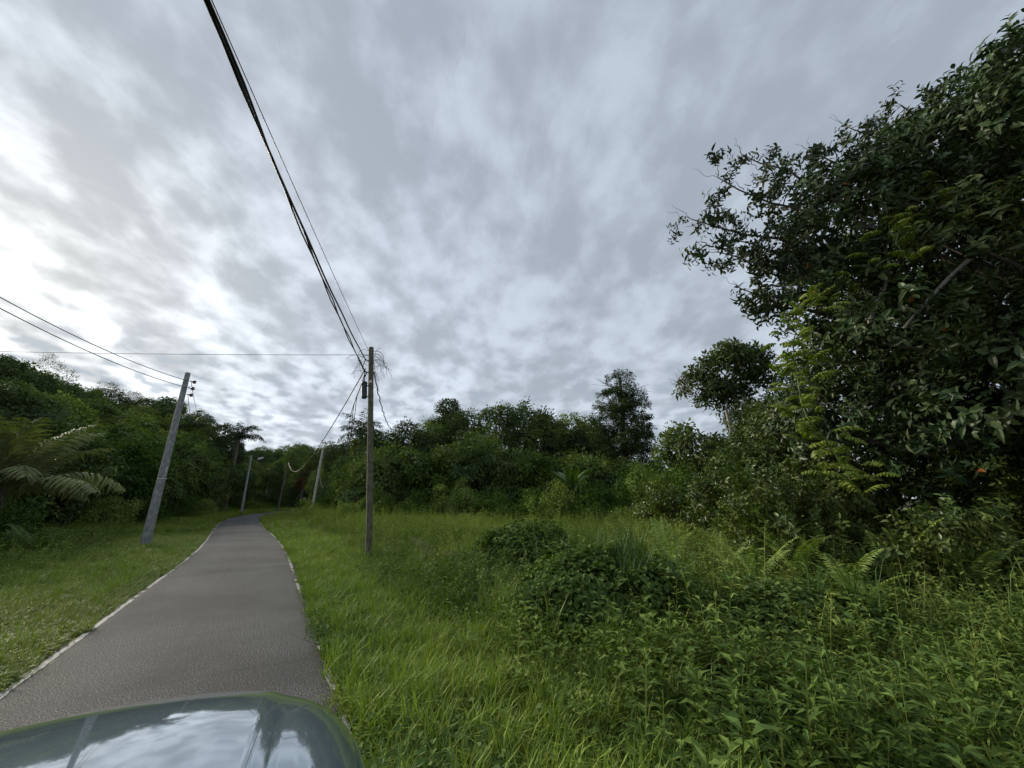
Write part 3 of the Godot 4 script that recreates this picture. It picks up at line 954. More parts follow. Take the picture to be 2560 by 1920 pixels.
func build_forest() -> void:
	rng.seed = 31
	# the wooded bank beyond the mown verge, front to back
	var front := [[-13.0, 5.6, -26.6, 3.0], [-12.6, 5.6, -30.6, 2.8], [-11.0, 6.3, -33.0, 3.0], [-11.0, 6.2, -38.5, 3.0], [-11.0, 7.6, -43.8, 3.4], [-10.5, 8.0, -50.0, 3.4], [-10.0, 8.4, -56.0, 3.4], [-8.6, 8.2, -60.0, 3.0], [-8.0, 8.3, -66.5, 3.2]]
	var front_say := ["low mound of creepers behind the young palm", "creeper mound with pale broad leaves beside the young palm", "bright creeper mound at the foot of the bank", "dark creeper-smothered tree behind the concrete pole's foot", "tall creeper-smothered tree behind the concrete pole", "creeper-hung tree past the concrete pole", "leafy tree between the concrete pole and the lamp post", "dark tree close behind the lamp post's near side", "dark leaning tree over the lane before the lamp post"]
	for k in front.size():
		var e: Array = front[k]
		tree(front_say[k], e[0] + rand(-0.5, 0.5), e[2], e[1], e[3], "vine", "trees on the bank beyond the verge", GREENS if k % 3 else [Color(0.087, 0.145, 0.029), Color(0.072, 0.123, 0.043)])
	var mid := [[-16.0, 8.5, -35.4, 3.6], [-16.0, 9.4, -39.2, 3.6], [-16.0, 9.7, -44.4, 3.6], [-16.0, 10.8, -51.2, 4.0], [-16.0, 12.0, -59.0, 4.4], [-14.5, 12.6, -64.0, 4.4], [-12.0, 12.4, -64.0, 4.0], [-10.2, 12.8, -69.4, 4.0], [-8.5, 12.0, -80.0, 4.0]]
	for k in mid.size():
		var e: Array = mid[k]
		tree("%s tree from the young palm in the row halfway up the wooded bank" % ORD[k], e[0] + rand(-0.8, 0.8), e[2], e[1], e[3], ["vine", "broad", "ragged"][k % 3], "trees halfway up the bank", [DEEP_GREENS, GREENS, FRESH_GREENS, GREENS][k % 4])
	var back := [[-22.0, 13.0, -45.9, 4.6], [-22.0, 13.4, -50.5, 4.4], [-22.0, 13.7, -54.5, 4.2], [-22.0, 14.0, -59.5, 4.4], [-22.0, 15.0, -65.5, 4.8], [-21.0, 16.6, -74.0, 5.0], [-18.0, 16.4, -76.0, 4.6], [-15.0, 15.9, -73.0, 4.4], [-13.0, 16.0, -82.0, 4.4], [-10.0, 15.0, -88.0, 4.4]]
	for k in back.size():
		var e: Array = back[k]
		tree("%s dark dense tree from the young palm's end along the bank's crest" % ORD[k], e[0], e[2], e[1], e[3], ["broad", "ragged", "vine"][k % 3], "trees on the crest of the bank", GREENS if k % 3 == 1 else DEEP_GREENS)
	var airy := [[-25.0, 18.0, -64.7, 2.6], [-25.0, 18.0, -69.6, 2.5], [-24.0, 19.0, -79.2, 2.4], [-24.0, 20.4, -92.0, 2.6]]
	for k in airy.size():
		var e: Array = airy[k]
		tree("%s airy thin-leaved tree from the young palm's end above the bank's crest" % ORD[k], e[0], e[2], e[1], e[3], "sparse", "airy trees above the crest", [Color(0.087, 0.102, 0.043), Color(0.072, 0.087, 0.043)])
	# the end of the lane
	var end := [[-7.6, 11.0, -103.5, 5.0], [-5.6, 13.8, -122.0, 6.0], [-2.2, 15.4, -126.0, 6.0], [2.0, 15.8, -124.0, 6.0], [4.5, 14.3, -106.0, 6.0], [8.0, 13.1, -92.0, 5.4], [-7.0, 8.5, -92.0, 4.0], [-6.4, 9.6, -118.0, 4.0], [-1.0, 7.0, -126.0, 5.0], [2.5, 8.0, -126.0, 5.0], [6.5, 8.0, -99.0, 4.2], [8.2, 7.4, -80.0, 3.6], [8.0, 7.6, -67.5, 3.4], [10.0, 10.5, -76.0, 4.5]]
	end.sort_custom(func(a, b): return a[0] / -a[2] < b[0] / -b[2])
	for k in end.size():
		var e: Array = end[k]
		tree("%s tree past the lamp post closing the view where the lane bends away" % ORD[k], e[0], e[2], e[1], e[3], "broad" if k % 2 else "vine", "trees at the end of the lane", GREENS)
	# the vine-covered wood beyond the weedy field
	var wood := [[7.6, 9.0, -50.0, 3.4], [8.0, 8.0, -42.5, 3.0], [8.6, 8.2, -38.0, 3.0], [10.4, 8.7, -37.0, 3.0], [12.8, 9.5, -37.5, 3.0], [15.8, 10.4, -35.5, 3.0], [17.6, 10.7, -33.0, 3.0], [19.8, 10.8, -31.6, 3.0], [22.0, 10.2, -30.4, 3.0], [24.6, 10.0, -30.0, 3.2], [25.6, 8.6, -28.0, 3.0]]
	for k in wood.size():
		var e: Array = wood[k]
		tree("%s creeper-smothered tree from the pale pole in the wood's tall row" % ORD[k], e[0], e[2], e[1], e[3], "vine", "creeper-smothered trees beyond the field", [DEEP_GREENS, GREENS, GREENS, DEEP_GREENS, FRESH_GREENS][k % 5])
	tree("tallest light-crowned tree rising out of the creeper-smothered wood", 15.3, -39.5, 12.5, 3.0, "broad", "", [Color(0.102, 0.131, 0.043), Color(0.080, 0.109, 0.041)])
	var low := [[6.4, 4.9, -36.0, 2.2], [6.6, 5.6, -32.5, 2.2], [7.2, 5.6, -30.5, 2.2], [8.6, 5.4, -28.8, 2.2], [9.9, 5.0, -27.0, 2.2], [12.0, 6.5, -27.0, 2.4], [13.6, 5.9, -26.0, 2.2], [14.6, 4.8, -24.2, 2.0], [16.0, 5.0, -23.2, 2.0], [16.6, 4.3, -21.0, 2.0], [18.8, 4.6, -20.6, 2.0], [20.0, 4.2, -18.8, 2.0], [19.0, 3.8, -16.0, 1.8]]
	for k in low.size():
		var e: Array = low[k]
		tree("%s low creeper-draped tree from the pale pole along the wood's edge" % ORD[k], e[0], e[2], e[1], e[3], "vine", "low trees along the wood's edge", GREENS if k % 4 else [Color(0.094, 0.138, 0.029), Color(0.080, 0.123, 0.029)])
	var shrubs := [[5.2, 2.6, -28.4, 1.3], [6.2, 2.8, -26.2, 1.5], [7.8, 2.6, -24.2, 1.4], [9.6, 2.8, -23.0, 1.5], [11.0, 3.0, -21.2, 1.6], [11.8, 2.5, -18.4, 1.4], [12.0, 2.5, -15.8, 1.3], [12.9, 2.7, -14.2, 1.2], [14.8, 2.9, -14.2, 1.4], [13.8, 3.0, -11.6, 1.3], [14.2, 3.4, -10.0, 1.3], [12.6, 2.6, -9.6, 1.1], [3.2, 2.1, -36.6, 1.1], [4.8, 2.4, -45.0, 1.5], [-7.8, 1.7, -21.0, 0.9], [-8.3, 2.0, -33.0, 1.6], [-8.0, 1.9, -40.0, 1.6], [-7.4, 2.0, -47.0, 1.8], [-6.8, 2.0, -55.0, 1.8], [5.2, 2.2, -56.0, 1.8], [4.5, 2.0, -64.0, 1.6]]
	var shrub_say := []
	for k in 12: shrub_say.append("%s shrub from the pale pole where the weedy field meets the wood" % ORD[k])
	shrub_say += ["shrub between the pale pole and the trees at the bend", "shrub close behind the pale pole", "round dark shrub beside the young palm's foot", "first shrub past the young palm at the bank's foot", "second shrub past the young palm at the bank's foot", "shrub at the bank's foot behind the concrete pole", "shrub at the bank's foot near the lamp post", "shrub on the inside of the bend", "shrub at the foot of the dark brown pole's trees"]
	for k in shrubs.size():
		var e: Array = shrubs[k]
		var near_lane: bool = e[0] < 0
		tree(shrub_say[k], e[0], e[2], e[1], e[3], "shrub", "shrubs along the bank" if near_lane else "shrubs between field and wood", FRESH_GREENS if k % 3 == 0 else [Color(0.094, 0.145, 0.029), Color(0.072, 0.123, 0.029)], "shrub")
	# palms
	palm("young feathery palm with long arching fronds beside the mown verge", Vector3(-8.8, 0.1, -22.6), 1.9, 26, S.palm, Color(0.270, 0.285, 0.150), 0.85)
	palm("oil palm raising dark fronds above the wood's near end", Vector3(6.2, 0.5, -37.6), 6.9, 16, S.oil_palm, Color(0.072, 0.094, 0.043), 0.75)
	palm("dark palm leaning fronds out over the lane above the lamp post", Vector3(-5.7, 0.4, -70.0), 10.0, 18, S.oil_palm, Color(0.051, 0.065, 0.032), 1.0)
	palm("grey-green palm among the trees behind the concrete pole", Vector3(-9.6, 0.8, -62.0), 9.3, 13, S.oil_palm, Color(0.087, 0.109, 0.065), 0.9)
	palm("oil palm with hanging rust-brown dead fronds near the bend", Vector3(4.6, 0.3, -86.0), 5.6, 10, S.oil_palm, Color(0.087, 0.087, 0.043), 0.95, 8)
	banana("small banana plant with upright pale green leaves at the wood's foot", Vector3(12.6, 0.6, -15.4), 9, 2.9)
	# the tall tree strung with creepers into a cone
	build_cone()

func build_cone() -> void:
	rng.seed = 77
	var x := 22.9
	var z := -21.3
	var y := ground_y(x, z)
	var h := 12.0 - y
	var root := thing("vine_covered_tree", "tall cone-shaped tree hung with creepers, bare twigs sticking out near its top", "tree", Vector3(x, y, z))
	stem(root, "trunk", Vector3(0, -0.2, 0), Vector3(0.1, h * 0.95, 0), 0.3, 0.1, M.bark, 0.01)
	var lobes := [[Vector3(0, h - 0.8, 0), Vector3(0.95, 0.8, 0.9)]]
	var k := 0
	var t := 1.7
	while t < h - 0.6:
		var wide := lerpf(0.95, 2.9, clampf(t / (h * 0.5), 0, 1))
		lobes.append([Vector3(0, h - t, 0), Vector3(wide * 0.42, 0.5, wide * 0.42)])
		for q in 7:
			var a := k * 2.4 + q * TAU / 7.0 + rand(-0.25, 0.25)
			var reach := wide * rand(0.5, 0.95)
			var c := Vector3(cos(a) * reach, h - t - rand(0, 0.5) - reach * 0.15, sin(a) * reach)
			lobes.append([c, Vector3(rand(0.6, 0.95), rand(0.22, 0.42), rand(0.6, 0.95))])
			if q % 2 == 0:
				stem(root, "limb", Vector3(0, h - t, 0), c, 0.06, 0.02, M.bark, 0.04, 5)
		t += rand(0.7, 1.0)
		k += 1
	cover(root, "crown", [S.far[1], S.strand[1], S.far[0]], lobes, 9.5, 0.62, [Color(0.065, 0.09, 0.036), Color(0.055, 0.078, 0.032)], true, 0.3, 0.2)
	for sd in [1, -1]:
		for q in (7 if sd > 0 else 4):
			var a := Vector3(0.7 * sd, h - 1.7, 0.2) + ball() * 0.15
			var b := a + view * Vector3(sd * rand(1.0, 2.0), rand(-0.2, 0.9), rand(-0.3, 0.3))
			stem(root, "bare_twig", a, b, 0.018, 0.006, M.twig, 0.06, 4)

func build_right_trees() -> void:
	rng.seed = 53
	tree("small shaggy tree between the cone-shaped tree and the big tree", 17.9, -12.9, 5.6, 1.6, "ragged", "", GREENS)
	var mid := tree("dark tree with a pale bare trunk standing behind the big tree", 20.6, -11.2, 9.9, 3.4, "ragged", "", DEEP_GREENS)
	for q in 9:
		var a := Vector3(-2.0, 7.2, -1.2) + ball() * 0.3
		stem(mid, "bare_twig", a, a + view * Vector3(rand(-1.4, -0.2), rand(0.3, 1.4), 0), 0.02, 0.006, M.pale_bark, 0.08, 4)
	stem(mid, "trunk", Vector3(-1.0, 0, 0.6), Vector3(-1.5, 6.0, 0.4), 0.12, 0.08, M.pale_bark, 0.01)
	# the big tree overhanging the field: trunk, boughs, leafy masses
	var at := Vector3(14.6, 0.2, 0.5)
	var root := thing("broadleaf_tree", "big dark tree overgrown with climbers, its boughs reaching out over the field", "tree", at)
	stem(root, "trunk", Vector3(0, -0.3, 0), Vector3(0.4, 9.5, 0.2), 0.42, 0.2, M.bark, 0.03, 12)
	var masses := [
		[Vector3(13.1, 9.6, -1.4), Vector3(1.6, 1.2, 1.6)], [Vector3(15.9, 11.6, -0.4), Vector3(2.0, 1.5, 2.0)], [Vector3(19.4, 13.6, 1.6), Vector3(2.5, 2.0, 2.5)], [Vector3(15.6, 9.6, 1.6), Vector3(2.8, 2.4, 2.8)],
		[Vector3(11.2, 8.4, -2.5), Vector3(1.3, 1.0, 1.3)], [Vector3(12.4, 7.4, -1.4), Vector3(1.6, 1.4, 1.6)], [Vector3(10.5, 6.5, -3.3), Vector3(1.0, 1.1, 1.0)], [Vector3(13.4, 6.2, 1.8), Vector3(2.1, 1.9, 2.1)],
		[Vector3(10.9, 5.0, -2.5), Vector3(1.3, 1.2, 1.3)], [Vector3(12.2, 4.2, 0.2), Vector3(1.6, 1.5, 1.6)], [Vector3(15.4, 10.8, 2.6), Vector3(1.9, 1.8, 1.9)], [Vector3(18.4, 10.6, 3.4), Vector3(2.8, 2.8, 2.8)], [Vector3(12.6, 3.0, -3.0), Vector3(1.7, 1.4, 1.5)],
		[Vector3(12.2, 9.0, 0.6), Vector3(1.6, 1.5, 1.6)], [Vector3(15.4, 5.0, -2.6), Vector3(2.2, 2.2, 2.2)], [Vector3(16.0, 7.6, -2.2), Vector3(2.2, 2.0, 2.2)], [Vector3(13.4, 8.6, 3.0), Vector3(1.9, 1.7, 1.9)], [Vector3(12.4, 5.6, 3.4), Vector3(1.6, 1.6, 1.6)],
		[Vector3(11.2, 6.4, -0.8), Vector3(1.0, 0.9, 1.0)], [Vector3(11.2, 3.4, -1.2), Vector3(1.1, 1.0, 1.1)], [Vector3(13.4, 2.6, 2.4), Vector3(1.8, 2.2, 1.8)], [Vector3(17.0, 4.0, 1.0), Vector3(2.4, 2.6, 2.4)], [Vector3(17.6, 7.2, 0.6), Vector3(2.4, 2.2, 2.4)], [Vector3(15.0, 2.2, -0.4), Vector3(1.8, 1.8, 1.8)], [Vector3(13.4, 4.6, -3.6), Vector3(1.7, 1.5, 1.6)], [Vector3(12.2, 3.3, -4.0), Vector3(1.2, 1.2, 1.2)], [Vector3(18.6, 4.4, -3.0), Vector3(2.4, 3.2, 2.4)], [Vector3(14.4, 2.4, 5.0), Vector3(2.2, 2.6, 2.2)], [Vector3(18.4, 12.0, 4.8), Vector3(2.4, 2.2, 2.4)],
	]
	var lobes := []
	for e in masses:
		lobes.append([e[0] - at, e[1]])
		stem(root, "bough", Vector3(0.2, maxf(1.0, (e[0].y - at.y) * 0.55), 0.1), e[0] - at, 0.13, 0.03, M.bark, 0.06, 7)
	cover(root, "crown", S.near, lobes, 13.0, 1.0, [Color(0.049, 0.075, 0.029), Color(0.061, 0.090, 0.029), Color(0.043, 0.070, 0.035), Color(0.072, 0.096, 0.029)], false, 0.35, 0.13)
	# boughs that reach out against the sky, each with its twigs and leaf sprays
	var tips := [[Vector3(11.2, 7.6, -3.0), Vector3(8.0, 8.5, -4.6)], [Vector3(11.2, 8.2, -2.8), Vector3(8.4, 9.5, -4.0)], [Vector3(11.6, 9.0, -2.6), Vector3(9.2, 10.4, -3.7)], [Vector3(11.0, 6.8, -3.2), Vector3(8.4, 7.5, -4.3)], [Vector3(12.4, 9.8, -2.0), Vector3(10.8, 10.6, -2.8)], [Vector3(13.6, 10.6, -1.6), Vector3(12.2, 11.6, -2.2)], [Vector3(10.8, 6.0, -3.3), Vector3(8.9, 6.6, -4.2)], [Vector3(15.4, 12.4, -1.0), Vector3(14.2, 12.9, -1.4)], [Vector3(10.9, 7.2, -3.1), Vector3(8.9, 8.0, -4.2)]]
	var pl := [[], [], [], []]
	var cl := [[], [], [], []]
	for e in tips:
		var a: Vector3 = e[0] - at
		var b: Vector3 = e[1] - at
		stem(root, "bough", a, b, 0.045, 0.012, M.bark, 0.05, 6)
		for k in 13:
			var t := 0.12 + 0.88 * k / 12.0
			var p := a.lerp(b, t)
			var q := p + ball() * Vector3(0.55, 0.45, 0.55) * rand(0.5, 1.0)
			stem(root, "twig", p, q, 0.012, 0.004, M.twig, 0.08, 4)
			for w in 4:
				var s := rng.randi() % 3
				var y := ((q - p).normalized() + ball() * 0.7 + Vector3.DOWN * 0.2).normalized()
				var x := y.cross(ball()).normalized()
				pl[s].append(Transform3D(Basis(x, y, x.cross(y)).scaled(Vector3.ONE * rand(0.6, 0.95)), q + ball() * 0.16))
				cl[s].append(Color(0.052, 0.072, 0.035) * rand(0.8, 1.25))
		for w in 2:
			stem(root, "bare_twig", b, b + view * Vector3(rand(-0.7, 0.1), rand(0.0, 0.7), 0), 0.008, 0.003, M.twig, 0.12, 4)
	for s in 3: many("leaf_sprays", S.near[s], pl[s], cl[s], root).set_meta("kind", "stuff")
	# bare limbs seen among the leaves
	for e in [[Vector3(10.9, 6.2, -1.0), Vector3(10.2, 5.0, -2.0)], [Vector3(10.4, 3.8, -0.6), Vector3(10.6, 2.2, -0.7)], [Vector3(9.9, 5.2, -2.4), Vector3(10.6, 6.4, -2.0)]]:
		stem(root, "limb", e[0] - at, e[1] - at, 0.04, 0.03, M.pale_bark, 0.04, 7)
	# single leaves turned rust-orange
	var rust := leaf_material(0.55, 0.35, Color(0.5, 0.25, 0.1))
	rust.albedo_color = lin(0.30, 0.10, 0.03)
	var one := Shape.new()
	one.leaf(Vector3.ZERO, Vector3(0, -0.3, 1), Vector3.UP, 0.2, 0.1, 0.3, Color.WHITE, true)
	var om := one.mesh(rust)
	for k in 16:
		var l: Array = lobes[[4, 5, 6, 7, 8, 9, 12][k % 7]]
		var d := (view * Vector3(rand(-1.0, 0.3), rand(-0.4, 0.6), rand(0.3, 1.0))).normalized()
		part("rust_leaf", om, root, Transform3D(Basis(ball(), rand(0, TAU)), l[0] + d * l[1] * 1.08))
	# climbers
	var bright := thing("climbing_vine", "bright lime-green climber trailing down the big tree's dark flank", "vine", Vector3(9.6, 0.3, -2.9))
	var line := [Vector3(10.9, 6.3, -2.6), Vector3(10.0, 5.9, -3.0), Vector3(9.4, 5.3, -3.3), Vector3(9.1, 4.7, -3.4), Vector3(9.0, 4.1, -3.4), Vector3(8.9, 3.5, -3.4), Vector3(8.8, 3.0, -3.3), Vector3(9.0, 2.5, -3.1), Vector3(9.1, 2.0, -3.0)]
	var lp := []
	var lr := []
	for p in line:
		lp.append(p - bright.position + Vector3(-0.75, 0, 0.2))
		lr.append(0.012)
	var st := Shape.new()
	st.tube(lp, lr, 5)
	part("stem", st.mesh(M.stalk), bright)
	var lime := leaf_material(0.5, 0.35, Color(0.6, 0.7, 0.25))
	lime.albedo_color = lin(0.20, 0.245, 0.045)
	for k in 130:
		var t := rand(0, line.size() - 1.001)
		var p: Vector3 = lp[int(t)].lerp(lp[int(t) + 1], t - int(t)) + ball() * Vector3(0.34, 0.22, 0.3)
		var f := part("leaf", S.compound[k % 2], bright, Transform3D(Basis(Vector3.UP, rand(0, TAU)) * Basis(Vector3.RIGHT, rand(-0.2, 0.7)) * Basis().scaled(Vector3.ONE * rand(0.7, 1.1)), p))
		f.material_override = lime
	var second := thing("climbing_vine", "small spray of lime-green compound leaves high on the big tree's flank", "vine", Vector3(10.6, 0.3, -1.4))
	var s2 := Shape.new()
	s2.tube([Vector3(0.4, 7.4, 0.3), Vector3(-0.2, 7.0, -0.2), Vector3(-0.6, 6.4, -0.3), Vector3(-0.7, 5.9, -0.2)], [0.012, 0.012, 0.01, 0.008], 5)
	part("stem", s2.mesh(M.stalk), second)
	for k in 46:
		var p := Vector3(0.5, 7.5, 0.3).lerp(Vector3(-0.9, 6.1, -0.4), rand(0, 1)) + ball() * 0.45
		var f := part("leaf", S.compound[k % 2], second, Transform3D(Basis(Vector3.UP, rand(0, TAU)) * Basis(Vector3.RIGHT, rand(-0.2, 0.7)) * Basis().scaled(Vector3.ONE * rand(0.7, 1.1)), p))
		f.material_override = lime
	# low bushes under and before the big tree
	var bushes := [[9.6, -4.6, 1.5, 2.2, "tangled bush with small leaves under the lime-green climber"], [11.6, -4.6, 1.5, 2.9, "dense leafy bush beside the big tree's lowest boughs"], [9.9, -2.2, 1.2, 1.8, "creeper-covered bush at the foot of the big tree"], [11.5, -7.0, 1.5, 2.6, "olive-green bush with reddish leaves beside the big tree's bush row"], [13.6, -6.6, 1.9, 5.0, "tall leafy bush joining the big tree to the small shaggy tree"], [15.8, -7.4, 2.2, 5.8, "tall dense bush below the pale-trunked tree"], [10.3, -0.6, 1.1, 1.6, "broad-leaved creeper bush low under the big tree's near boughs"], [11.2, 1.4, 1.5, 3.4, "tall bush under the near side of the big tree"], [13.0, -1.2, 1.6, 3.2, "leafy bush against the big tree's trunk"], [15.5, -3.4, 2.0, 3.6, "bush standing behind the big tree's lower leaves"], [12.0, -9.2, 1.4, 2.4, "loose light-green bush in front of the small shaggy tree"]]
	for k in bushes.size():
		var e: Array = bushes[k]
		var r := thing("bush", e[4], "bush", Vector3(e[0], ground_y(e[0], e[1]), e[1]))
		var bl := []
		for q in 7:
			var a := q * 2.4
			var d: float = rand(0.1, 0.6) * e[2]
			bl.append([Vector3(cos(a) * d, e[3] * rand(0.25, 0.65), sin(a) * d), Vector3(e[2] * rand(0.4, 0.6), e[3] * rand(0.25, 0.36), e[2] * rand(0.4, 0.6))])
			stem(r, "stem", Vector3.ZERO, bl[q][0], 0.03, 0.01, M.bark, 0.08, 5)
		cover(r, "foliage", [S.near[3], S.vine[0], S.near[1]] if e[0] != 10.3 else [S.vine[0], S.vine[1]], bl, 16.0, 0.85, [Color(0.10, 0.14, 0.038), Color(0.075, 0.108, 0.032), Color(0.12, 0.15, 0.042)], e[0] == 10.3, 0.3, 0.2)

func build_field() -> void:
	rng.seed = 71
	# mounds of creeper in the field
	var mounds := [[4.4, -4.7, 1.2, 1.2, "large mound of heart-leaved creeper with long grass standing on it", 34], [5.1, -8.0, 1.1, 1.3, "creeper mound with a bare reddish hollow beyond the large mound", 10], [4.0, -9.3, 0.7, 0.55, "small low creeper mound with pale fern fronds leaning out of it", 0], [6.3, -2.9, 0.9, 0.6, "low dark creeper mound on the field near the big tree", 6]]
	for e in mounds:
		var y := ground_y(e[0], e[1])
		var r := thing("creeper_mound", e[4], "bush", Vector3(e[0], y, e[1]))
		var bl := [[Vector3(0, e[3] * 0.42, 0), Vector3(e[2] * 0.85, e[3] * 0.5, e[2] * 0.8)]]
		for q in 6:
			var a := q * 2.4 + rand(0, 1)
			bl.append([Vector3(cos(a) * e[2] * 0.62, e[3] * rand(0.25, 0.6), sin(a) * e[2] * 0.6), Vector3(e[2] * 0.36, e[3] * 0.33, e[2] * 0.36)])
		cover(r, "foliage", S.vine, bl, 42.0, 0.8, [Color(0.120, 0.173, 0.051), Color(0.098, 0.147, 0.046), Color(0.141, 0.196, 0.058)], true, 0.25, 0.2)
		if e[5]:
			var pl := []
			var cl := []
			for q in e[5]:
				pl.append(Transform3D(Basis(Vector3.UP, rand(0, TAU)).scaled(Vector3.ONE * rand(0.6, 0.95)), Vector3(rand(-0.3, 0.9) * e[2] * 0.7, e[3] * rand(0.45, 0.75), rand(-0.7, 0.7) * e[2])))
				cl.append(Color(0.087, 0.145, 0.051) * rand(0.8, 1.2))
			many("long_grass", S.long[1], pl, cl, r).set_meta("kind", "stuff")
		for q in 5:
			stem(r, "stem", Vector3(rand(-0.3, 0.3), 0, rand(-0.3, 0.3)), Vector3(rand(-0.6, 0.6) * e[2], e[3] * 0.7, rand(-0.6, 0.6) * e[2]), 0.012, 0.005, M.twig, 0.1, 4)
	# ferns that stand out singly
	var pale := Color(0.30, 0.38, 0.11)
	var ferns := [
		[8.3, -3.9, 6, 1.05, 0.35, "fern"], [8.9, -4.6, 5, 1.1, 0.4, ""], [7.8, -3.0, 5, 1.0, 0.4, ""], [9.3, -5.5, 5, 1.0, 0.3, ""], [8.0, -5.0, 6, 0.9, 0.3, ""], [7.2, -4.0, 5, 0.9, 0.3, ""],
		[8.9, -2.7, 5, 1.0, 0.4, ""], [7.4, -5.9, 5, 0.9, 0.3, ""], [9.9, -6.2, 5, 1.0, 0.3, ""], [6.8, -2.5, 4, 0.8, 0.3, ""], [8.4, -6.6, 5, 0.9, 0.25, ""], [9.2, -1.9, 5, 0.9, 0.3, ""]]
	for k in ferns.size():
		var e: Array = ferns[k]
		fern("pale green fern with upright fronds in the weeds before the big tree", e[0], e[1], e[2], e[3], e[4], pale, "ferns before the big tree")
	fern("yellowish fern with two fronds leaning from the small creeper mound", 4.35, -9.1, 3, 1.0, -0.3, Color(0.2, 0.22, 0.07))
	fern("browning fern frond arching beside the small creeper mound", 3.6, -9.6, 2, 1.1, -0.3, Color(0.2, 0.19, 0.08))
	for e in [[-7.0, -20.0], [-6.4, -19.2], [-7.6, -22.6]]:
		fern("low fern in the weeds behind the mown verge", e[0], e[1], 6, 1.0, 0.0, Color(0.131, 0.189, 0.058), "ferns behind the mown verge")
	# a charred stick
	var st := thing("dead_stick", "dark dead stick leaning out of the weeds in mid-field", "stick", Vector3(7.86, 0.2, -18.4))
	stem(st, "stick", Vector3(0.3, -0.1, 0.2), Vector3(-0.5, 1.25, 0), 0.045, 0.012, M.cable, 0.03, 6)

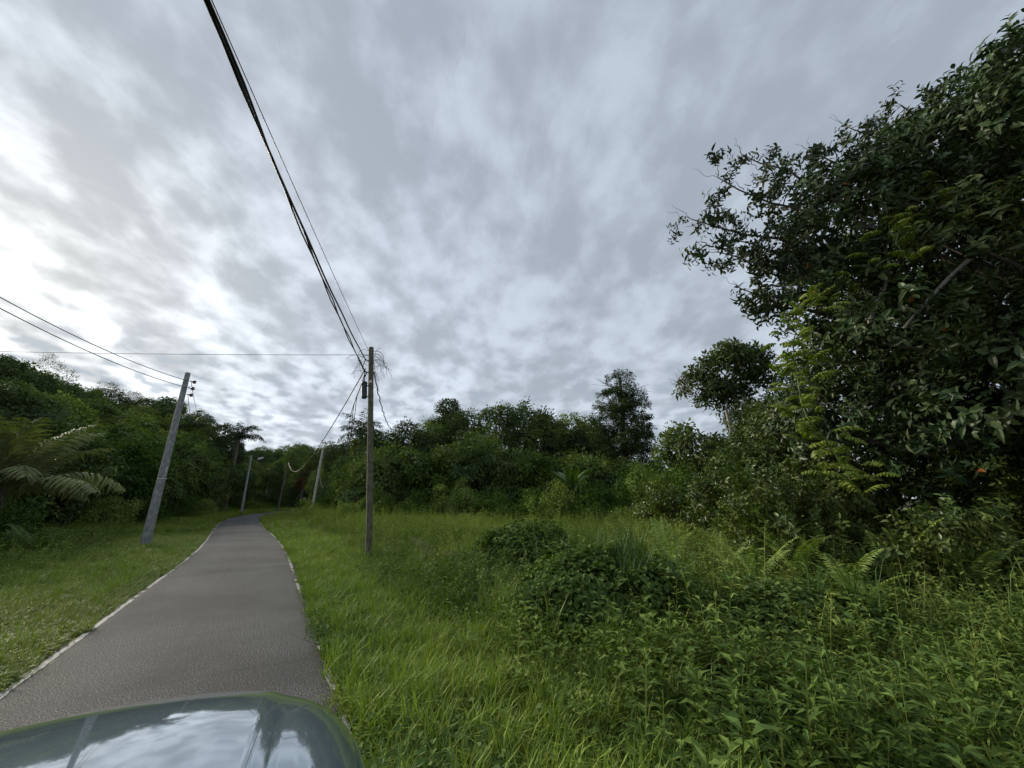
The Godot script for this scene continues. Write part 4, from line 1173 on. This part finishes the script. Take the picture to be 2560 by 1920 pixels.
func build_grass() -> void:
	rng.seed = 91
	var e := ROAD_HALF
	# bright verge grass along both sides
	scatter("verge_grass", "bright green grass along the lane beside the timber pole", "grass", S.grass, 28000, [0.2, 6.0, -42.0, -0.5],
		func(x, z, s): return (1.0 if s > e - 0.02 else 0.0) * (1.0 - smoothstep(e + 0.9, e + 3.3, s + 1.2 * patchy.get_noise_2d(x * 7, z * 7))) * clampf(9.0 / -z, 0.12, 1.0), [0.55, 1.0], [Color(0.220, 0.300, 0.060), Color(0.295, 0.360, 0.075)])
	scatter("verge_grass", "short mown grass on the verge by the concrete pole", "grass", S.turf, 60000, [-9.0, -1.0, -45.0, -2.0],
		func(x, z, s): return (1.0 if s < -e - 0.07 else 0.0) * (1.0 - smoothstep(e + 2.6, e + 4.2, -s)) * clampf(14.0 / -z, 0.25, 1.0), [0.8, 1.3], [Color(0.190, 0.265, 0.060), Color(0.290, 0.325, 0.090)])
	scatter("verge_grass", "tall soft grass at the near edge of the mown verge", "grass", S.grass, 9000, [-9.0, -1.5, -22.0, -2.0],
		func(x, z, s): return (1.0 if s < -e - 0.25 else 0.0) * smoothstep(-0.25, 0.25, patchy.get_noise_2d(x * 4, z * 4)) * (1.0 - smoothstep(11.0, 20.0, -z)), [0.6, 0.95], [Color(0.200, 0.280, 0.060), Color(0.270, 0.335, 0.075)])
	scatter("verge_grass", "grass on both verges towards the bend", "grass", S.grass, 16000, [-9.0, 8.0, -110.0, -28.0],
		func(x, z, s): return 1.0 if absf(s) > e and absf(s) < e + 4.5 else 0.0, [0.8, 1.5], [Color(0.190, 0.250, 0.050), Color(0.260, 0.310, 0.060)])
	# weeds and creepers behind the mown verge
	scatter("undergrowth", "creepers and weeds behind the mown verge", "undergrowth", [S.grass[0], S.grass[1], S.creeper[1], S.weed[1]], 26000, [-13.0, -4.0, -70.0, -6.0],
		func(x, z, s): return smoothstep(e + 2.4, e + 5.0, -s) * clampf(24.0 / -z, 0.3, 1.0), [0.5, 1.25], [Color(0.161, 0.218, 0.057), Color(0.230, 0.287, 0.075)])
	scatter("undergrowth", "dark weeds on the slope where the lane bends out of sight", "undergrowth", [S.far[0], S.far[1]], 5200, [-16.0, 6.0, -126.0, -70.0],
		func(x, z, s): return smoothstep(e + 2.0, e + 4.0, -s), [0.9, 1.6], [Color(0.07, 0.11, 0.025), Color(0.10, 0.15, 0.03)])
	# the weedy field
	scatter("creeper_carpet", "broad-leaved creepers carpeting the field", "ground cover", S.creeper + [S.creeper[1], S.weed[1], S.grass[1], S.grass[0]], 36000, [2.0, 14.0, -14.0, 6.0],
		func(x, z, s): return smoothstep(e + 0.7, e + 2.8, s + 1.2 * patchy.get_noise_2d(x * 7, z * 7)) * clampf(6.0 / Vector2(x, z).length(), 0.3, 1.0), [0.65, 1.3], [Color(0.125, 0.185, 0.050), Color(0.195, 0.255, 0.065)])
	scatter("creeper_carpet", "broad dark leaves along the edge of the asphalt", "ground cover", S.creeper, 2600, [0.6, 2.4, -9.0, -1.5],
		func(x, z, s): return (1.0 - smoothstep(e + 0.25, e + 0.8, s)) * (1.0 if s > e + 0.04 else 0.0) * smoothstep(0.0, 0.3, patchy.get_noise_2d(x * 2, z * 8) + 0.25), [0.5, 0.95], [Color(0.127, 0.196, 0.067), Color(0.169, 0.235, 0.079)])
	scatter("long_grass", "long arching grass blades scattered through the field", "grass", S.long, 6500, [2.5, 15.0, -16.0, 5.0],
		func(x, z, s): return smoothstep(e + 1.6, e + 3.2, s) * smoothstep(-0.3, 0.3, patchy.get_noise_2d(x * 3 + 40, z * 3)) * 0.75, [0.45, 0.85], [Color(0.130, 0.190, 0.060), Color(0.190, 0.250, 0.075)], 0.35)
	scatter("field_grass", "thin yellow-green grass mixed through the field", "grass", S.grass, 24000, [2.0, 16.0, -30.0, 4.0],
		func(x, z, s): return smoothstep(e + 1.6, e + 3.0, s) * clampf(8.0 / Vector2(x, z).length(), 0.25, 1.0) * (0.12 + 0.88 * smoothstep(-0.05, 0.3, patchy.get_noise_2d(x * 4 + 200, z * 4) + 0.3 * smoothstep(6.0, 12.0, -z))), [0.8, 1.7], [Color(0.169, 0.218, 0.069), Color(0.241, 0.287, 0.083)])
	scatter("weeds", "leafy yellow-green weeds filling the field up to the wood", "undergrowth", S.weed, 36000, [2.5, 22.0, -50.0, 3.0],
		func(x, z, s): return smoothstep(e + 2.0, e + 4.0, s) * smoothstep(3.6, 7.5, Vector2(x, z).length() + 3.0 * patchy.get_noise_2d(x * 4 + 60, z * 4)) * clampf(14.0 / maxf(-z, 4.0), 0.35, 1.0) * (0.16 + 0.84 * smoothstep(9.0, 13.0, Vector2(x, z).length())), [0.75, 1.45], [Color(0.207, 0.268, 0.078), Color(0.305, 0.366, 0.105)])
	scatter("fern_thicket", "pale ferns growing thick through the weeds before the wood", "ferns", S.fern_clump, 5200, [4.0, 20.0, -24.0, 2.0],
		func(x, z, s): return smoothstep(e + 2.8, e + 5.0, s) * smoothstep(-0.05, 0.25, patchy.get_noise_2d(x * 5 + 140, z * 5)) * smoothstep(5.0, 8.0, Vector2(x, z).length()) * 0.8, [0.8, 1.4], [Color(0.17, 0.22, 0.06), Color(0.25, 0.31, 0.09)])
	scatter("tall_weeds", "tall leafy stems at the far side of the field under the trees", "undergrowth", [S.weed[0], S.weed[2], S.near[3]], 3000, [6.5, 20.0, -22.0, 3.0],
		func(x, z, s): return smoothstep(9.0, 12.5, x + 0.35 * z + 2.0 * patchy.get_noise_2d(x * 4, z * 4 + 70)) * 0.6, [1.0, 1.9], [Color(0.13, 0.175, 0.045), Color(0.19, 0.235, 0.06)])
	# fallen leaves and grit at the asphalt's edge
	var s := Shape.new()
	for k in 9:
		s.leaf(Vector3(rand(-0.1, 0.1), rand(0.0, 0.012), rand(-0.1, 0.1)), ball() * Vector3(1, 0.1, 1), Vector3.UP, rand(0.025, 0.06), rand(0.015, 0.03), 0.1, shade(0.6))
	scatter("leaf_litter", "fallen leaves and grit on the asphalt's edge", "litter", [s.mesh(M.leaf)], 3000, [0.4, 1.1, -14.0, -1.5],
		func(x, z, sd): return (1.0 if sd > e - 0.35 else 0.0) * smoothstep(0.35, 0.0, e - sd) * 0.35, [0.6, 1.1], [Color(0.20, 0.15, 0.10), Color(0.34, 0.30, 0.24)], 0.05)

func build_car() -> void:
	# front of the car: bonnet with a raised middle, wing, lamp, bumper and wheel; x to the right, -z forward
	var root := thing("car", "glossy blue-grey car bonnet mirroring the clouded sky", "car", Vector3(-0.58, 0, -0.004))
	root.rotation.y = deg_to_rad(-5.0)
	var half := 0.9
	var cols := 48
	var rows := 44
	var height := func(u: float, t: float) -> Vector3:
		# u across (-1..1), t from the windscreen (0) to the nose (1) and over it
		var a := absf(u)
		var tt := minf(t, 1.0)
		var nose := 2.40 - 0.30 * pow(a, 3.0) - 0.12 * pow(a, 12.0)
		var z := lerpf(0.75, nose, tt)
		var y := 1.075 - 0.02 * tt - 0.085 * tt * tt * tt - 0.02 * pow(tt, 12.0)
		y += 0.022 * smoothstep(0.62, 0.50, a) * (1.0 - 0.55 * tt)          # raised middle ending in a crease
		y += 0.016 * exp(-pow((a - 0.56) / 0.035, 2.0)) * (1.0 - 0.5 * tt)
		y -= 0.08 * a * a + 0.16 * pow(a, 9.0)
		return Vector3(u * half, y, -z)
	var s := Shape.new()
	s.smooth = true
	for j in rows + 1:
		for i in cols + 1:
			s.v.append(height.call(lerpf(-0.90, 0.90, float(i) / cols), float(j) / rows))
			s.c.append(Color.WHITE)
	# fold the nose down
	for j in 7:
		for i in cols + 1:
			var p: Vector3 = height.call(lerpf(-0.90, 0.90, float(i) / cols), 1.0)
			var a := (j + 1) / 7.0 * PI / 2
			s.v.append(p + Vector3(0, -0.09 * (1 - cos(a)) - 0.02 * sin(a), -0.07 * sin(a)))
			s.c.append(Color.WHITE)
	var w := cols + 1
	for j in rows + 7:
		for i in cols:
			var k := j * w + i
			for q in [k, k + w, k + w + 1, k, k + w + 1, k + 1]: s.i.append(q)
	part("bonnet", s.mesh(M.car_paint), root)
	for sd in [-1, 1]:
		var f := Shape.new()
		f.smooth = true
		for j in rows + 1:
			for i in 15:
				var b := i / 14.0
				var p: Vector3 = height.call(sd * 0.907, float(j) / rows)
				var q := p + Vector3(sd * (0.085 * sin(b * PI / 2) - 0.02 * maxf(0, b - 0.75)), -0.012 - 0.42 * (1 - cos(b * PI / 2)) * 1.0, 0)
				f.v.append(q)
				f.c.append(Color.WHITE)
		for j in rows:
			for i in 14:
				var k := j * 15 + i
				for q in ([k, k + 15, k + 16, k, k + 16, k + 1] if sd > 0 else [k, k + 16, k + 15, k, k + 1, k + 16]): f.i.append(q)
		part("wing", f.mesh(M.car_paint), root)
		var l := Shape.new()
		l.tube([Vector3(sd * 0.62, 0.66, -2.08), Vector3(sd * 0.62, 0.66, -2.16), Vector3(sd * 0.62, 0.66, -2.18)], [0.10, 0.10, 0.05], 16)
		var lamp := part("headlight", l.mesh(M.alloy), root)
		var gsh := Shape.new()
		gsh.tube([Vector3(sd * 0.62, 0.66, -2.19), Vector3(sd * 0.62, 0.66, -2.21)], [0.105, 0.08], 16)
		part("lens", gsh.mesh(M.clear), lamp)
		var t := Shape.new()
		var c := Vector3(sd * 0.72, 0.31, -1.55)
		t.tube([c + Vector3(-0.1, 0, 0), c + Vector3(-0.09, 0, 0), c + Vector3(0.09, 0, 0), c + Vector3(0.1, 0, 0)], [0.27, 0.31, 0.31, 0.27], 28)
		var wheel := part("wheel", t.mesh(M.rubber), root)
		var rim := Shape.new()
		rim.tube([c + Vector3(sd * 0.09, 0, 0), c + Vector3(sd * 0.104, 0, 0), c + Vector3(sd * 0.108, 0, 0)], [0.2, 0.2, 0.05], 24)
		part("rim", rim.mesh(M.alloy), wheel)
	var b := Shape.new()
	var bp := []
	var br := []
	for k in 13:
		var u := lerpf(-1, 1, k / 12.0)
		bp.append(Vector3(u * 0.84, 0.46, -2.36 + 0.46 * pow(absf(u), 2.6)))
		br.append(0.14)
	b.tube(bp, br, 14)
	part("bumper", b.mesh(M.car_paint), root)
	var g := Shape.new()
	g.box(Transform3D(Basis(), Vector3(0, 0.7, -2.24)), Vector3(0.9, 0.14, 0.1))
	part("grille", g.mesh(M.black_trim), root)
	var cowl := Shape.new()
	cowl.box(Transform3D(Basis(), Vector3(0, 0.98, -0.66)), Vector3(1.5, 0.04, 0.16))
	part("cowl", cowl.mesh(M.black_trim), root)

func build_rider() -> void:
	# far off at the bend, only its upper half shows over the grass
	var at := Vector3(2.7, 0.03, -86.9)
	at.x = road_x(-at.z) - 0.8
	var root := thing("motorcycle", "tiny motorcycle with a lit headlight coming round the bend", "motorcycle", at)
	var turn := Basis(Vector3.UP, PI + 0.5)
	var t := Transform3D(turn, Vector3.ZERO)
	for z in [-0.62, 0.62]:
		var w := Shape.new()
		var ring := []
		var rr := []
		for k in 19:
			ring.append(Vector3(0, 0.3 + 0.26 * sin(TAU * k / 18.0), z + 0.26 * cos(TAU * k / 18.0)))
			rr.append(0.045)
		w.tube(ring, rr, 6)
		part("wheel", w.mesh(M.rubber), root, t)
	var b := Shape.new()
	b.tube([Vector3(0, 0.45, 0.55), Vector3(0, 0.6, 0.2), Vector3(0, 0.62, -0.15), Vector3(0, 0.85, -0.42)], [0.1, 0.15, 0.16, 0.08], 8)
	part("body", b.mesh(M.black_trim), root, t)
	var f := Shape.new()
	f.tube([Vector3(0, 0.3, -0.62), Vector3(0, 0.95, -0.4)], [0.04, 0.04], 6)
	f.tube([Vector3(-0.3, 1.0, -0.3), Vector3(0, 0.96, -0.4), Vector3(0.3, 1.0, -0.3)], [0.02, 0.03, 0.02], 6)
	part("fork", f.mesh(M.iron), root, t)
	var h := Shape.new()
	h.tube([Vector3(0, 0.88, -0.45), Vector3(0, 0.88, -0.53), Vector3(0, 0.88, -0.56)], [0.06, 0.1, 0.03], 12)
	var glow := surface(Color(1, 1, 0.95), 0.3)
	glow.emission_enabled = true
	glow.emission = Color(1.0, 0.97, 0.85)
	glow.emission_energy_multiplier = 3.0
	part("headlight", h.mesh(glow), root, t)
	var lamp := SpotLight3D.new()
	lamp.name = "headlight_beam"
	root.add_child(lamp)
	lamp.position = turn * Vector3(0, 0.88, -0.6)
	lamp.rotation.y = PI + 0.5
	lamp.light_energy = 0.6
	lamp.spot_angle = 20.0
	lamp.spot_range = 40.0
	lamp.shadow_enabled = true
	var p := thing("person", "distant motorcycle rider in a pale helmet and dark jacket", "person", at)
	var body := Shape.new()
	body.tube([Vector3(0, 0.72, 0.18), Vector3(0, 0.9, 0.15), Vector3(0, 1.15, 0.05), Vector3(0, 1.32, 0.0), Vector3(0, 1.42, -0.02), Vector3(0, 1.5, -0.03)], [0.15, 0.17, 0.19, 0.17, 0.07, 0.06], 10)
	for sd in [-1, 1]:
		body.tube([Vector3(sd * 0.17, 1.3, 0), Vector3(sd * 0.26, 1.08, -0.1), Vector3(sd * 0.28, 1.03, -0.3)], [0.065, 0.05, 0.04], 7)
		body.tube([Vector3(sd * 0.1, 0.76, 0.12), Vector3(sd * 0.17, 0.7, -0.25), Vector3(sd * 0.16, 0.3, -0.05)], [0.09, 0.07, 0.05], 7)
	part("body", body.mesh(surface(lin(0.05, 0.04, 0.06), 0.8)), p, t)
	var hm := SphereMesh.new()
	hm.radius = 0.14
	hm.height = 0.29
	hm.material = surface(lin(0.6, 0.6, 0.5), 0.3)
	part("helmet", hm, p, t * Transform3D(Basis(), Vector3(0, 1.63, -0.03)))
